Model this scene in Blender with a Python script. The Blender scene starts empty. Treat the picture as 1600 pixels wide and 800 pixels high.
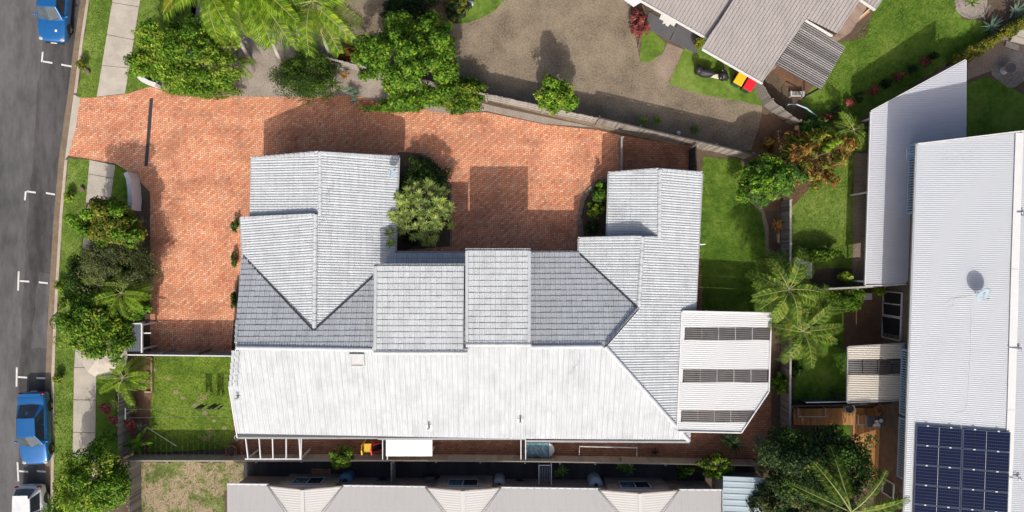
import bpy, bmesh, math, random
import numpy as np
from mathutils import Vector, Matrix
random.seed(11)
rng = np.random.default_rng(11)
scene = bpy.context.scene
C = scene.collection
R = math.radians

# ---------------------------------------------------------------- camera, sky, sun, exposure
CAM_H = 43.0
cam = bpy.data.cameras.new("camera"); cam.sensor_width = 36.0; cam.lens = 36.0 * CAM_H / 64.0
cam.clip_start = 0.5; cam.clip_end = 2000.0
cam_o = bpy.data.objects.new("camera", cam); cam_o.location = (0, 0, CAM_H); C.objects.link(cam_o)
scene.camera = cam_o

SUN_EL = R(41.5)
world = bpy.data.worlds.new("World"); scene.world = world; world.use_nodes = True
wn = world.node_tree.nodes; wl = world.node_tree.links
sky = wn.new("ShaderNodeTexSky"); sky.sky_type = 'NISHITA'; sky.sun_disc = False
sky.sun_elevation = SUN_EL; sky.sun_rotation = R(180.0); sky.air_density = 0.7; sky.dust_density = 5.0; sky.ozone_density = 0.3
wn["Background"].inputs[1].default_value = 0.125
wl.new(sky.outputs[0], wn["Background"].inputs[0])
sun = bpy.data.lights.new("sun", 'SUN'); sun.energy = 2.8; sun.angle = R(0.5); sun.color = (1.0, 0.95, 0.87)
sun_o = bpy.data.objects.new("sun", sun); C.objects.link(sun_o)
sun_o.location = (0, -30, 40); sun_o.rotation_euler = (math.pi/2 - SUN_EL, 0, R(0.5))
scene.view_settings.view_transform = 'Standard'; scene.view_settings.look = 'None'
scene.view_settings.exposure = 0.46; scene.view_settings.gamma = 1.0
scene.cycles.max_bounces = 6; scene.cycles.transparent_max_bounces = 6

# ---------------------------------------------------------------- measuring: photo pixel + height -> place
def G(px, py, h=0.0):
    k = (1 - h/CAM_H) / 25.0
    return Vector(((px-800)*k, (400-py)*k, h))
def GX(px, py, h):            # ground point below something seen at height h
    p = G(px, py, h); return Vector((p.x, p.y, 0))

# ---------------------------------------------------------------- object helpers
def tag(o, label=None, cat=None, group=None, kind=None):
    if label: o['label'] = label
    if cat: o['category'] = cat
    if group: o['group'] = group
    if kind: o['kind'] = kind
    return o
def thing(name, loc, label, cat, group=None, rz=0):
    o = bpy.data.objects.new(name, None); o.empty_display_size = 0.3; C.objects.link(o)
    o.location = loc; o.rotation_euler = (0, 0, rz)
    return tag(o, label, cat, group)
def origin(o):
    v = Vector((0, 0, 0))
    while o: v += Vector(o.location); o = o.parent
    return v
def link(name, me, parent=None, loc=None, rot=None):
    o = bpy.data.objects.new(name, me); C.objects.link(o)
    if parent: o.parent = parent
    if loc is not None: o.location = loc
    if rot is not None: o.rotation_euler = rot
    return o
def copy_tree(o, parent=None):
    c = o.copy(); C.objects.link(c); c.parent = parent
    for ch in list(o.children): copy_tree(ch, c)
    return c
def copy_thing(o, loc, rz=0.0, label=None, s=None):
    c = copy_tree(o); c.location = loc; c.rotation_euler = (0, 0, rz)
    if label: c['label'] = label
    if s: c.scale = (s, s, s)
    return c

class MB:
    def __init__(self): self.v = []; self.f = []; self.m = []
    def add(self, vs, fs, m=0):
        b = len(self.v); self.v += [tuple(p) for p in vs]
        self.f += [tuple(i+b for i in f) for f in fs]; self.m += [m]*len(fs)
        return self
    def box(self, c, s, rz=0, m=0, mat=None):
        hx, hy, hz = s[0]/2, s[1]/2, s[2]/2
        P = [Vector((x, y, z)) for z in (-hz, hz) for x, y in ((-hx,-hy),(hx,-hy),(hx,hy),(-hx,hy))]
        M = Matrix.Translation(Vector(c)) @ (mat.to_4x4() if mat else Matrix.Rotation(rz, 4, 'Z'))
        return self.add([M @ p for p in P], [(3,2,1,0),(4,5,6,7),(0,1,5,4),(1,2,6,5),(2,3,7,6),(3,0,4,7)], m)
    def beam(self, a, b, w, h, m=0, up=(0,0,1)):
        a = Vector(a); b = Vector(b); d = (b-a)
        L = d.length; d.normalize(); up = Vector(up)
        if abs(d.dot(up)) > .98: up = Vector((0,1,0))
        s = d.cross(up).normalized(); u = s.cross(d)
        P = [q + s*x*w/2 + u*y*h/2 for q in (a, b) for x, y in ((-1,-1),(1,-1),(1,1),(-1,1))]
        return self.add(P, [(0,1,2,3),(7,6,5,4),(0,4,5,1),(1,5,6,2),(2,6,7,3),(3,7,4,0)], m)
    def tube(self, pts, rad, n=8, m=0, cap=True):
        pts = [Vector(p) for p in pts]
        if not hasattr(rad, '__len__'): rad = [rad]*len(pts)
        vs = []; fs = []
        ref = Vector((0, 0, 1))
        for i, p in enumerate(pts):
            d = (pts[min(i+1, len(pts)-1)] - pts[max(i-1, 0)]).normalized()
            r0 = ref if abs(d.dot(ref)) < .95 else Vector((1, 0, 0))
            s = d.cross(r0).normalized(); u = s.cross(d)
            for k in range(n):
                a = 2*math.pi*k/n; vs.append(p + (s*math.cos(a)+u*math.sin(a))*rad[i])
        for i in range(len(pts)-1):
            for k in range(n):
                k2 = (k+1) % n; fs.append((i*n+k, i*n+k2, (i+1)*n+k2, (i+1)*n+k))
        if cap: fs.append(tuple(range(n-1, -1, -1))); fs.append(tuple((len(pts)-1)*n+k for k in range(n)))
        return self.add(vs, fs, m)
    def prism(self, poly, z0, z1, m=0):
        a = sum(poly[i][0]*poly[(i+1) % len(poly)][1]-poly[(i+1) % len(poly)][0]*poly[i][1] for i in range(len(poly)))
        if a < 0: poly = poly[::-1]
        n = len(poly)
        vs = [(p[0], p[1], z0) for p in poly] + [(p[0], p[1], z1) for p in poly]
        fs = [tuple(range(n-1, -1, -1)), tuple(range(n, 2*n))] + [(i, (i+1) % n, n+(i+1) % n, n+i) for i in range(n)]
        return self.add(vs, fs, m)
    def lathe(self, prof, c=(0,0,0), n=16, m=0, a0=0, a1=2*math.pi):
        full = abs(a1-a0-2*math.pi) < 1e-6; k = n if full else n+1
        vs = [(c[0]+r*math.cos(a0+(a1-a0)*i/n), c[1]+r*math.sin(a0+(a1-a0)*i/n), c[2]+z) for r, z in prof for i in range(k)]
        fs = []
        for j in range(len(prof)-1):
            for i in range(n):
                i2 = (i+1) % k; fs.append((j*k+i, j*k+i2, (j+1)*k+i2, (j+1)*k+i))
        return self.add(vs, fs, m)
    def sphere(self, c, r, nu=12, nv=7, m=0):
        if not hasattr(r, '__len__'): r = (r, r, r)
        vs = [(c[0]+r[0]*math.sin(math.pi*j/nv)*math.cos(2*math.pi*i/nu), c[1]+r[1]*math.sin(math.pi*j/nv)*math.sin(2*math.pi*i/nu), c[2]+r[2]*math.cos(math.pi*j/nv)) for j in range(nv+1) for i in range(nu)]
        fs = [(j*nu+i, (j+1)*nu+i, (j+1)*nu+(i+1) % nu, j*nu+(i+1) % nu) for j in range(nv) for i in range(nu)]
        return self.add(vs, fs, m)
    def mesh(self, name, mats, off=(0,0,0), smooth=False):
        me = bpy.data.meshes.new(name); o = Vector(off)
        me.from_pydata([(p[0]-o.x, p[1]-o.y, p[2]-o.z) for p in self.v], [], self.f)
        for mt in (mats if isinstance(mats, (list, tuple)) else [mats]): me.materials.append(mt)
        if any(self.m): me.polygons.foreach_set('material_index', self.m)
        if smooth: me.polygons.foreach_set('use_smooth', [True]*len(me.polygons))
        me.validate(); me.update(); return me
    def build(self, name, mats, parent=None, smooth=False, bevel=0.0, subsurf=0, local=False):
        off = (0,0,0) if (local or not parent) else origin(parent)
        o = link(name, self.mesh(name, mats, off, smooth), parent)
        if bevel:
            b = o.modifiers.new('bevel', 'BEVEL'); b.width = bevel; b.segments = 2; b.limit_method = 'ANGLE'
        if subsurf:
            s = o.modifiers.new('sub', 'SUBSURF'); s.levels = s.render_levels = subsurf
        return o
def recentre(o):               # puts a top-level mesh's origin at its base
    me = o.data; n = len(me.vertices); a = np.empty(n*3); me.vertices.foreach_get('co', a); a = a.reshape(-1, 3)
    c = np.array([(a[:,0].min()+a[:,0].max())/2, (a[:,1].min()+a[:,1].max())/2, a[:,2].min()])
    me.vertices.foreach_set('co', (a-c).ravel()); o.location = c; me.update(); return o

# ---------------------------------------------------------------- materials
class Nt:
    def __init__(self, name):
        self.mat = bpy.data.materials.new(name); self.mat.use_nodes = True
        self.t = self.mat.node_tree; self.n = self.t.nodes; self.b = self.n["Principled BSDF"]; self.out = self.n["Material Output"]
        self.pos = None
    def new(self, typ, **kw):
        n = self.n.new(typ)
        for k, v in kw.items(): setattr(n, k, v)
        return n
    def ln(self, a, b): self.t.links.new(a, b)
    def P(self):
        if not self.pos: self.pos = self.new("ShaderNodeNewGeometry").outputs['Position']
        return self.pos
    def obj(self): return self.new("ShaderNodeTexCoord").outputs['Object']
    def mapping(self, src, scale=(1,1,1), rot=(0,0,0)):
        m = self.new("ShaderNodeMapping"); m.inputs['Scale'].default_value = scale; m.inputs['Rotation'].default_value = rot
        self.ln(src, m.inputs['Vector']); return m.outputs[0]
    def noise(self, scale, detail=3, rough=.55, vec=None, dist=0):
        n = self.new("ShaderNodeTexNoise"); n.inputs['Scale'].default_value = scale; n.inputs['Detail'].default_value = detail
        n.inputs['Roughness'].default_value = rough; n.inputs['Distortion'].default_value = dist
        self.ln(vec if vec is not None else self.P(), n.inputs['Vector']); return n.outputs['Fac']
    def ramp(self, fac, stops):
        r = self.new("ShaderNodeValToRGB"); e = r.color_ramp.elements
        while len(e) < len(stops): e.new(0.5)
        for i, (p, c) in enumerate(stops):
            e[i].position = p; e[i].color = (c, c, c, 1) if not hasattr(c, '__len__') else (*c, 1)
        self.ln(fac, r.inputs[0]); return r.outputs[0]
    def mix(self, a, b, fac, mode='MIX'):
        m = self.new("ShaderNodeMix", data_type='RGBA', blend_type=mode)
        for v, s in ((fac, 0), (a, 6), (b, 7)):
            if hasattr(v, 'is_output') or isinstance(v, bpy.types.NodeSocket): self.ln(v, m.inputs[s])
            elif s == 0: m.inputs[0].default_value = v
            else: m.inputs[s].default_value = (*v, 1) if len(v) == 3 else v
        return m.outputs[2]
    def math(self, op, a, b=None, c=None):
        m = self.new("ShaderNodeMath", operation=op)
        for i, v in enumerate((a, b, c)):
            if v is None: continue
            if isinstance(v, (int, float)): m.inputs[i].default_value = v
            else: self.ln(v, m.inputs[i])
        return m.outputs[0]
    def col(self, s): self.ln(s, self.b.inputs['Base Color']); return self
    def bump(self, h, strength=.3, dist=.02):
        b = self.new("ShaderNodeBump"); b.inputs['Strength'].default_value = strength; b.inputs['Distance'].default_value = dist
        self.ln(h, b.inputs['Height']); self.ln(b.outputs[0], self.b.inputs['Normal']); return self
    def rough(self, v): self.b.inputs['Roughness'].default_value = v; return self

def rgb(r, g, b):              # an 8-bit swatch to linear
    f = lambda c: (c/255/12.92) if c/255 <= .04045 else ((c/255+.055)/1.055)**2.4
    return (f(r), f(g), f(b))
def mul(c, k): return tuple(min(1, x*k) for x in c)

def plain(name, c, rough=.6, var=.12, scale=3.0, metallic=0, bump=0, fine=40, spec=.4, obj=True):
    t = Nt(name); v = t.obj() if obj else t.P()
    n1 = t.noise(scale, 4, .6, v); n2 = t.noise(fine, 2, .5, v)
    f = t.math('ADD', t.math('MULTIPLY', n1, .65), t.math('MULTIPLY', n2, .35))
    t.col(t.ramp(f, [(.3, mul(c, 1-var)), (.7, mul(c, 1+var))]))
    t.rough(rough); t.b.inputs['Metallic'].default_value = metallic; t.b.inputs['Specular IOR Level'].default_value = spec
    if bump: t.bump(n2, bump, .01)
    return t.mat
def island(name, cols, rough=.6, transl=0.0, obj_var=.0, spec=.3, bump=0, leaf=False, dead=False):
    t = Nt(name); g = t.new("ShaderNodeNewGeometry")
    k = len(cols); c = t.ramp(g.outputs['Random Per Island'], [(i/(k-1)*(.96 if dead else 1), cc) for i, cc in enumerate(cols)]+([(.985, (.26,.19,.07))] if dead else []))
    if leaf: c = t.mix(c, t.ramp(t.noise(1.5, 3, .6), [(.34, (.48,.55,.55)), (.52, (1,1,1)), (.68, (1.22,1.15,.9))]), 1.0, 'MULTIPLY')
    t.col(c); t.rough(rough); t.b.inputs['Specular IOR Level'].default_value = spec
    oi = t.new('ShaderNodeObjectInfo'); c = t.mix(c, t.ramp(oi.outputs['Random'], [(0, .62), (.5, 1.0), (1, 1.12)]), 1.0, 'MULTIPLY'); t.col(c)
    if transl:
        tr = t.new("ShaderNodeBsdfTranslucent"); ms = t.new("ShaderNodeMixShader"); ms.inputs[0].default_value = transl
        t.ln(t.mix(c, (.8, 1, .25), 0.35, 'MULTIPLY'), tr.inputs[0]); t.ln(t.b.outputs[0], ms.inputs[1]); t.ln(tr.outputs[0], ms.inputs[2])
        t.ln(ms.outputs[0], t.out.inputs[0])
    if bump: t.bump(t.noise(30, 3), bump, .01)
    return t.mat

def m_asphalt(name, c1, c2):
    t = Nt(name); p = t.P()
    big = t.noise(.35, 4, .6, t.mapping(p, (1.6, .22, 1), (0, 0, R(-4)))); med = t.noise(2.2, 5, .65, t.mapping(p, (1.0, .35, 1)))
    fine = t.noise(28, 2, .6); ff = t.noise(60, 1)
    f = t.math('ADD', t.math('MULTIPLY', big, .5), t.math('ADD', t.math('MULTIPLY', med, .3), t.math('MULTIPLY', fine, .25)))
    c = t.ramp(f, [(.42, c1), (.62, c2)])
    c = t.mix(c, t.ramp(ff, [(.35, .5), (.65, 1.0)]), .35, 'MULTIPLY')
    t.col(c); t.rough(.9); t.bump(fine, .5, .01); return t.mat
def m_grass(name, a, b, c, bare=None, bare_amt=.0):
    t = Nt(name)
    n1 = t.noise(.5, 5, .6); n2 = t.noise(3.5, 4, .65); n3 = t.noise(26, 3, .7)
    f = t.math('ADD', t.math('MULTIPLY', n1, .45), t.math('ADD', t.math('MULTIPLY', n2, .3), t.math('MULTIPLY', n3, .3)))
    col = t.ramp(f, [(.40, a), (.53, b), (.66, c)])
    if bare:
        m = t.ramp(t.math('ADD', t.math('MULTIPLY', t.noise(.55, 4, .6), .75), t.math('MULTIPLY', n2, .3)), [(.60-bare_amt, 0.0), (.68-bare_amt, 1.0)])
        col = t.mix(col, t.ramp(n3, [(.3, mul(bare, .7)), (.7, mul(bare, 1.25))]), m)
    t.col(col); t.rough(.95); t.b.inputs['Specular IOR Level'].default_value = .1; t.bump(n3, .8, .04); return t.mat
def m_ground(name, a, b, scale=6, fine=35, bump=.6):
    t = Nt(name); n1 = t.noise(.6, 5, .6); n2 = t.noise(scale, 4, .7); n3 = t.noise(fine, 3, .7)
    f = t.math('ADD', t.math('MULTIPLY', n1, .35), t.math('ADD', t.math('MULTIPLY', n2, .3), t.math('MULTIPLY', n3, .4)))
    t.col(t.ramp(f, [(.38, a), (.68, b)])); t.rough(.95); t.b.inputs['Specular IOR Level'].default_value = .15; t.bump(n3, bump, .02); return t.mat
def m_herring(name, bricks, mortar, w=.115, rot=45, straight=False):
    t = Nt(name); v = t.mapping(t.P(), (1/w, 1/w, 1), (0, 0, R(rot)))
    s = t.new("ShaderNodeSeparateXYZ"); t.ln(v, s.inputs[0]); X, Y = s.outputs[0], s.outputs[1]
    M = t.math
    j = M('FLOOR', Y); fy = M('SUBTRACT', Y, j)
    if straight:
        Xs = M('ADD', X, j)
        i2 = M('FLOOR', M('MULTIPLY', Xs, .5)); u = M('SUBTRACT', Xs, M('MULTIPLY', i2, 2)); vv = fy
        idx, idy = i2, j; edge_u = M('MINIMUM', u, M('SUBTRACT', 2, u)); edge_v = M('MINIMUM', vv, M('SUBTRACT', 1, vv)); edge = M('MINIMUM', edge_u, edge_v); hor = None
    else:
        i = M('FLOOR', X); fx = M('SUBTRACT', X, i)
        k = M('FLOORED_MODULO', M('SUBTRACT', i, j), 4)
        hor = M('LESS_THAN', k, 1.5); k2 = M('COMPARE', k, 2, .1); k1 = M('COMPARE', k, 1, .1)
        ver = M('SUBTRACT', 1, hor)
        u = M('ADD', fx, k1); vv = M('ADD', fy, k2)                   # offsets inside the brick
        lx = M('ADD', 1, hor); ly = M('ADD', 1, ver)
        edge = M('MINIMUM', M('MINIMUM', u, M('SUBTRACT', lx, u)), M('MINIMUM', vv, M('SUBTRACT', ly, vv)))
        idx = M('SUBTRACT', i, k1); idy = M('SUBTRACT', j, k2)
    cb = t.new("ShaderNodeCombineXYZ"); t.ln(idx, cb.inputs[0]); t.ln(idy, cb.inputs[1])
    if hor is not None: t.ln(hor, cb.inputs[2])
    wn_ = t.new("ShaderNodeTexWhiteNoise", noise_dimensions='3D'); t.ln(cb.outputs[0], wn_.inputs['Vector'])
    n = len(bricks)
    c = t.ramp(wn_.outputs['Value'], [(q/(n-1), bb) for q, bb in enumerate(bricks)])
    if hor is not None:
        c = t.mix(c, (1.0, 1.0, 1.0), 0.0, 'MULTIPLY'); c = t.mix(c, t.mix((.93, .91, .91), (1.07, 1.07, 1.05), hor), 1.0, 'MULTIPLY')  # shading by laying direction painted as a tint on the bricks
    wear = t.noise(.55, 5, .65); c = t.mix(c, t.ramp(wear, [(.32, (.70, .68, .69)), (.5, (.97, .97, .97)), (.68, (1.12, 1.16, 1.18))]), 1.0, 'MULTIPLY')
    streak = t.noise(1.5, 4, .6); c = t.mix(c, t.ramp(streak, [(.36, (.80, .78, .79)), (.55, (1, 1, 1))]), .5, 'MULTIPLY')
    tr_ = t.noise(.9, 3, .5, t.mapping(t.P(), (.12, 1.3, 1))); c = t.mix(c, t.ramp(tr_, [(.38, (.86,.84,.84)), (.52, (1,1,1)), (.66, (1.10,1.12,1.13))]), .8, 'MULTIPLY')
    sp = t.noise(5.5, 3, .6); c = t.mix(c, t.ramp(sp, [(.30, (.62,.58,.57)), (.40, (1,1,1))]), .7, 'MULTIPLY')
    mk = t.ramp(edge, [(.05, 1.0), (.13, 0.0)])
    c = t.mix(c, mortar, mk)
    t.col(c); t.rough(.85); t.b.inputs['Specular IOR Level'].default_value = .2
    t.bump(t.math('ADD', t.ramp(edge, [(.03, 0.0), (.14, 1.0)]), t.math('MULTIPLY', t.noise(45, 2), .25)), .6, .008); return t.mat
def m_brickwall(name, c1, c2, mortar):
    t = Nt(name); g = t.new("ShaderNodeNewGeometry"); s = t.new("ShaderNodeSeparateXYZ"); t.ln(g.outputs['Position'], s.inputs[0])
    cb = t.new("ShaderNodeCombineXYZ"); t.ln(t.math('ADD', s.outputs[0], s.outputs[1]), cb.inputs[0]); t.ln(s.outputs[2], cb.inputs[1])
    b = t.new("ShaderNodeTexBrick"); b.inputs['Scale'].default_value = 1; b.inputs['Brick Width'].default_value = .24; b.inputs['Row Height'].default_value = .086
    b.inputs['Mortar Size'].default_value = .008; b.inputs['Color1'].default_value = (*c1, 1); b.inputs['Color2'].default_value = (*c2, 1); b.inputs['Mortar'].default_value = (*mortar, 1)
    t.ln(cb.outputs[0], b.inputs['Vector']); t.col(t.mix(b.outputs['Color'], t.ramp(t.noise(1.5, 4), [(.3, .75), (.7, 1.1)]), 1, 'MULTIPLY')); t.rough(.9)
    t.bump(b.outputs['Fac'], -.4, .01); return t.mat
def m_tile(name, a, b, stain):
    t = Nt(name); g = t.new("ShaderNodeNewGeometry"); oi = t.new("ShaderNodeObjectInfo")
    r = t.math('FRACT', t.math('ADD', g.outputs['Random Per Island'], oi.outputs['Random']))
    c = t.ramp(r, [(0, a), (.5, mul(a, 1.03)), (.95, mul(a, 1.07)), (.975, mul(a, .96))])
    n = t.noise(.9, 5, .65); c = t.mix(c, stain, t.ramp(n, [(.48, 0.0), (.74, .5)]))
    n2 = t.noise(14, 4, .7); c = t.mix(c, mul(stain, .75), t.ramp(n2, [(.55, 0.0), (.75, .45)]))
    st = t.noise(1.0, 4, .7, t.mapping(t.P(), (7, .35, .35))); c = t.mix(c, t.ramp(st, [(.35, .80), (.58, 1.0)]), .6, 'MULTIPLY')
    t.col(c); t.rough(.8); t.b.inputs['Specular IOR Level'].default_value = .15; return t.mat
def m_sheet(name, c, stain, rough=.45, metallic=0.0):
    t = Nt(name); n = t.noise(.5, 5, .65); n2 = t.noise(9, 4, .7)
    f = t.math('ADD', t.math('MULTIPLY', n, .6), t.math('MULTIPLY', n2, .4))
    t.col(t.ramp(f, [(.35, c), (.55, mul(c, .97)), (.75, stain)])); t.rough(rough); t.b.inputs['Metallic'].default_value = metallic; return t.mat
def m_timber(name, cols, rough=.8):
    t = Nt(name); oi = t.new("ShaderNodeObjectInfo"); g = t.new("ShaderNodeNewGeometry")
    r = t.math('FRACT', t.math('ADD', oi.outputs['Random'], g.outputs['Random Per Island'])); k = len(cols)
    c = t.ramp(r, [(i/(k-1), cc) for i, cc in enumerate(cols)])
    c = t.mix(c, t.ramp(t.noise(6, 4, .7, t.mapping(t.obj(), (3, 3, 1))), [(.3, .65), (.7, 1.15)]), 1, 'MULTIPLY')
    t.col(c); t.rough(rough); t.b.inputs['Specular IOR Level'].default_value = .2; return t.mat
def m_paint(name, c, coat=1.0, rough=.3, metallic=.35):
    t = Nt(name); n = t.noise(2.5, 3, .5, t.obj()); t.col(t.ramp(n, [(.3, mul(c, .92)), (.7, mul(c, 1.06))])); t.rough(rough)
    t.b.inputs['Metallic'].default_value = metallic; t.b.inputs['Coat Weight'].default_value = coat; t.b.inputs['Coat Roughness'].default_value = .06; return t.mat
def m_glass(name, c, rough=.08, alpha=1.0):
    t = Nt(name); t.col(t.ramp(t.noise(3, 3, .5, t.obj()), [(.3, mul(c, .8)), (.7, mul(c, 1.2))])); t.rough(rough); t.b.inputs['Specular IOR Level'].default_value = .8
    t.b.inputs['Alpha'].default_value = alpha; return t.mat

M = {}
M['asphalt'] = m_asphalt('asphalt', (.048, .047, .049), (.135, .132, .133))
M['asphalt_dark'] = m_asphalt('asphalt_dark', (.026, .025, .026), (.10, .096, .095))
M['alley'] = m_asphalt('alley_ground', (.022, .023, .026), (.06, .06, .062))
M['concrete'] = m_ground('concrete', rgb(148, 142, 132), rgb(186, 178, 165), 2.0, 25, .2)
M['kerb'] = m_ground('kerb_concrete', rgb(138, 128, 115), rgb(190, 178, 160), 3.0, 30, .3)
M['gutter'] = m_ground('gutter_concrete', rgb(88, 76, 62), rgb(140, 124, 106), 3, 30, .3)
M['lawn'] = m_grass('lawn', (.05, .10, .014), (.125, .20, .03), (.22, .285, .07), (.26, .22, .11), -.06)
M['lawn_lush'] = m_grass('lush_lawn', (.028, .075, .009), (.09, .17, .018), (.18, .25, .045), (.24, .21, .09), -.10)
M['lawn_dry'] = m_grass('dry_lawn', (.07, .10, .03), (.15, .18, .06), (.26, .27, .12), (.34, .265, .18), .13)
M['lawn_patch'] = m_grass('patchy_lawn', (.05, .10, .012), (.13, .205, .024), (.23, .29, .055), (.28, .22, .11), -.01)
M['soil'] = m_ground('soil', (.055, .038, .027), (.16, .12, .085), 5, 30, .8)
M['mulch'] = m_ground('mulch', (.15, .125, .105), (.40, .35, .30), 9, 22, 1.0)
M['redsoil'] = m_ground('red_soil', (.09, .05, .032), (.20, .12, .075), 5, 30, .8)
M['aggregate'] = m_ground('exposed_aggregate', (.085, .068, .048), (.32, .26, .185), 11, 10, .7)
M['aggregate_path'] = m_ground('aggregate_path', (.14, .105, .08), (.34, .27, .21), 9, 16, .6)
M['pebble'] = m_ground('pebbles', (.07, .058, .05), (.36, .32, .28), 14, 20, 1.0)
BR = [rgb(204, 122, 92), rgb(222, 144, 108), rgb(226, 152, 115), rgb(214, 138, 102), rgb(230, 172, 138), rgb(208, 150, 122), rgb(222, 148, 110)]
BR = [(b[0]*.92, b[1]*1.0, b[2]*1.0) for b in BR]
M['herring'] = m_herring('herringbone_pavers', BR, (.20, .115, .085), rot=3)
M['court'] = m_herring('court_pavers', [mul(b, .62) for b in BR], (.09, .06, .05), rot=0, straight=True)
M['tile'] = m_tile('roof_tile', (.455, .48, .50), (.51, .53, .545), (.33, .345, .355))
M['lap_shade'] = plain('painted_lap_shade', (.12, .125, .13), .9, .3, 6, obj=False)  # dark colour painted in for the shadow under each tile lap
M['tile_bed'] = plain('tile_underlay', (.06, .065, .07), .9)
M['ridge'] = m_tile('ridge_cap', (.48, .50, .515), (.54, .555, .565), (.33, .345, .355))
M['valley'] = plain('dark_iron', (.035, .035, .04), .6)
M['gutter_dark'] = plain('gutter_metal', (.30, .31, .32), .4)
M['white'] = plain('white_paint', (.58, .585, .58), .5, .05)
M['offwhite'] = plain('render_wall', (.60, .60, .60), .8, .08)
M['whitemetal'] = m_sheet('white_roof_sheet', (.56, .57, .575), (.53, .54, .545), .55)
M['bluewhite'] = m_sheet('pale_roof_sheet', (.42, .445, .475), (.36, .385, .415), .5)
M['lavender'] = m_sheet('patio_roof_sheet', (.44, .45, .49), (.39, .40, .435), .5)
M['beige'] = m_sheet('beige_roof_sheet', (.47, .43, .37), (.40, .365, .31), .6)
M['cream'] = m_sheet('cream_roof_sheet', (.54, .52, .495), (.47, .45, .425), .7)
M['cream_rib'] = m_sheet('cream_ribbed_sheet', (.50, .49, .47), (.44, .43, .41), .7)
M['greyroof'] = m_tile('grey_ribbed_roof', (.30, .275, .265), (.40, .375, .365), (.22, .205, .20))
M['bluegrey'] = m_sheet('shed_roof_sheet', (.30, .375, .42), (.24, .31, .36), .5)
M['poly'] = m_glass('polycarbonate', (.055, .052, .05), .25)
M['brick_cream'] = m_brickwall('cream_brick', (.34, .22, .15), (.26, .16, .11), (.30, .26, .22))
M['brick_brown'] = m_brickwall('brown_brick', (.19, .12, .075), (.11, .07, .045), (.16, .13, .11))
M['brick_tan'] = m_brickwall('tan_brick', (.30, .22, .17), (.22, .15, .12), (.28, .25, .22))
M['glass'] = m_glass('window_glass', (.018, .022, .028), .06)
M['blueglass'] = m_glass('blue_glass', (.05, .10, .14), .08)
M['paling'] = m_timber('weathered_paling', [(.16, .14, .12), (.26, .235, .21), (.33, .30, .27), (.20, .175, .15)])
M['rail'] = m_timber('fence_rail', [(.30, .28, .26), (.40, .375, .35)])
M['paling_beige'] = m_timber('beige_board', [(.30, .26, .21), (.40, .355, .29), (.35, .31, .26)])
M['deck'] = m_timber('deck_board', [(.40, .20, .075), (.50, .27, .11), (.34, .165, .06), (.45, .235, .09)], .6)
M['darktimber'] = m_timber('dark_timber', [(.05, .042, .036), (.09, .075, .065)])
M['sleeper'] = m_timber('sleeper', [(.30, .21, .13), (.42, .31, .2)])
M['black'] = plain('black_plastic', (.018, .018, .02), .5)
M['rubber'] = plain('tyre_rubber', (.02, .02, .021), .85)
M['steel'] = plain('steel', (.55, .56, .57), .3, .06, metallic=.8)
M['chrome'] = plain('chrome', (.7, .7, .71), .15, .03, metallic=1)
M['bark'] = plain('bark', (.16, .12, .085), .95, .3, 6, bump=.6)
M['palmbark'] = plain('palm_bark', (.36, .33, .29), .9, .2, 5, bump=.5)
def crownmat(name, *cols, tr=.22, dead=True): return island(name, cols, .6, tr, spec=.12, leaf=True, dead=dead)
M['leaf_bright'] = crownmat('bright_leaves', (.022, .065, .006), (.06, .145, .010), (.115, .24, .018), (.20, .32, .03))
M['leaf_yellow'] = crownmat('yellow_green_leaves', (.06, .12, .012), (.14, .23, .02), (.22, .32, .03), (.29, .36, .04))
M['leaf_mid'] = crownmat('mid_leaves', (.025, .06, .013), (.05, .11, .02), (.10, .19, .03))
M['leaf_dark'] = crownmat('dark_leaves', (.012, .028, .012), (.025, .055, .018), (.06, .10, .03))
M['leaf_olive'] = crownmat('olive_leaves', (.035, .05, .02), (.09, .115, .04), (.16, .18, .075), (.10, .12, .03))
M['leaf_gold'] = crownmat('golden_leaves', (.04, .075, .010), (.10, .14, .016), (.19, .21, .025), (.27, .22, .035))
M['leaf_red'] = crownmat('copper_leaves', (.16, .04, .02), (.34, .10, .03), (.42, .20, .05), (.30, .28, .05), (.10, .13, .03))
M['leaf_maroon'] = crownmat('maroon_leaves', (.14, .02, .025), (.32, .06, .06), (.46, .20, .16))
M['frond'] = crownmat('palm_leaflets', (.06, .14, .010), (.115, .23, .014), (.18, .30, .018), (.29, .37, .025), tr=.25)
M['frond_olive'] = crownmat('olive_leaflets', (.03, .075, .010), (.06, .125, .014), (.11, .18, .018), (.23, .25, .035), tr=.2)
M['frond_dry'] = crownmat('dry_leaflets', (.40, .26, .05), (.50, .32, .06), (.34, .30, .05), tr=.2)
M['strap_pale'] = crownmat('pale_strap_leaves', (.10, .16, .03), (.20, .27, .06), (.34, .39, .12), tr=.15)
M['strap_green'] = crownmat('green_strap_leaves', (.06, .12, .015), (.13, .23, .03), (.24, .32, .05))
M['strap_blue'] = crownmat('blue_strap_leaves', (.06, .11, .085), (.10, .16, .12), (.15, .22, .16))
M['blades'] = island('grass_blades', [(.045, .095, .012), (.12, .19, .026), (.21, .27, .055)], .9, .1)
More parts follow.
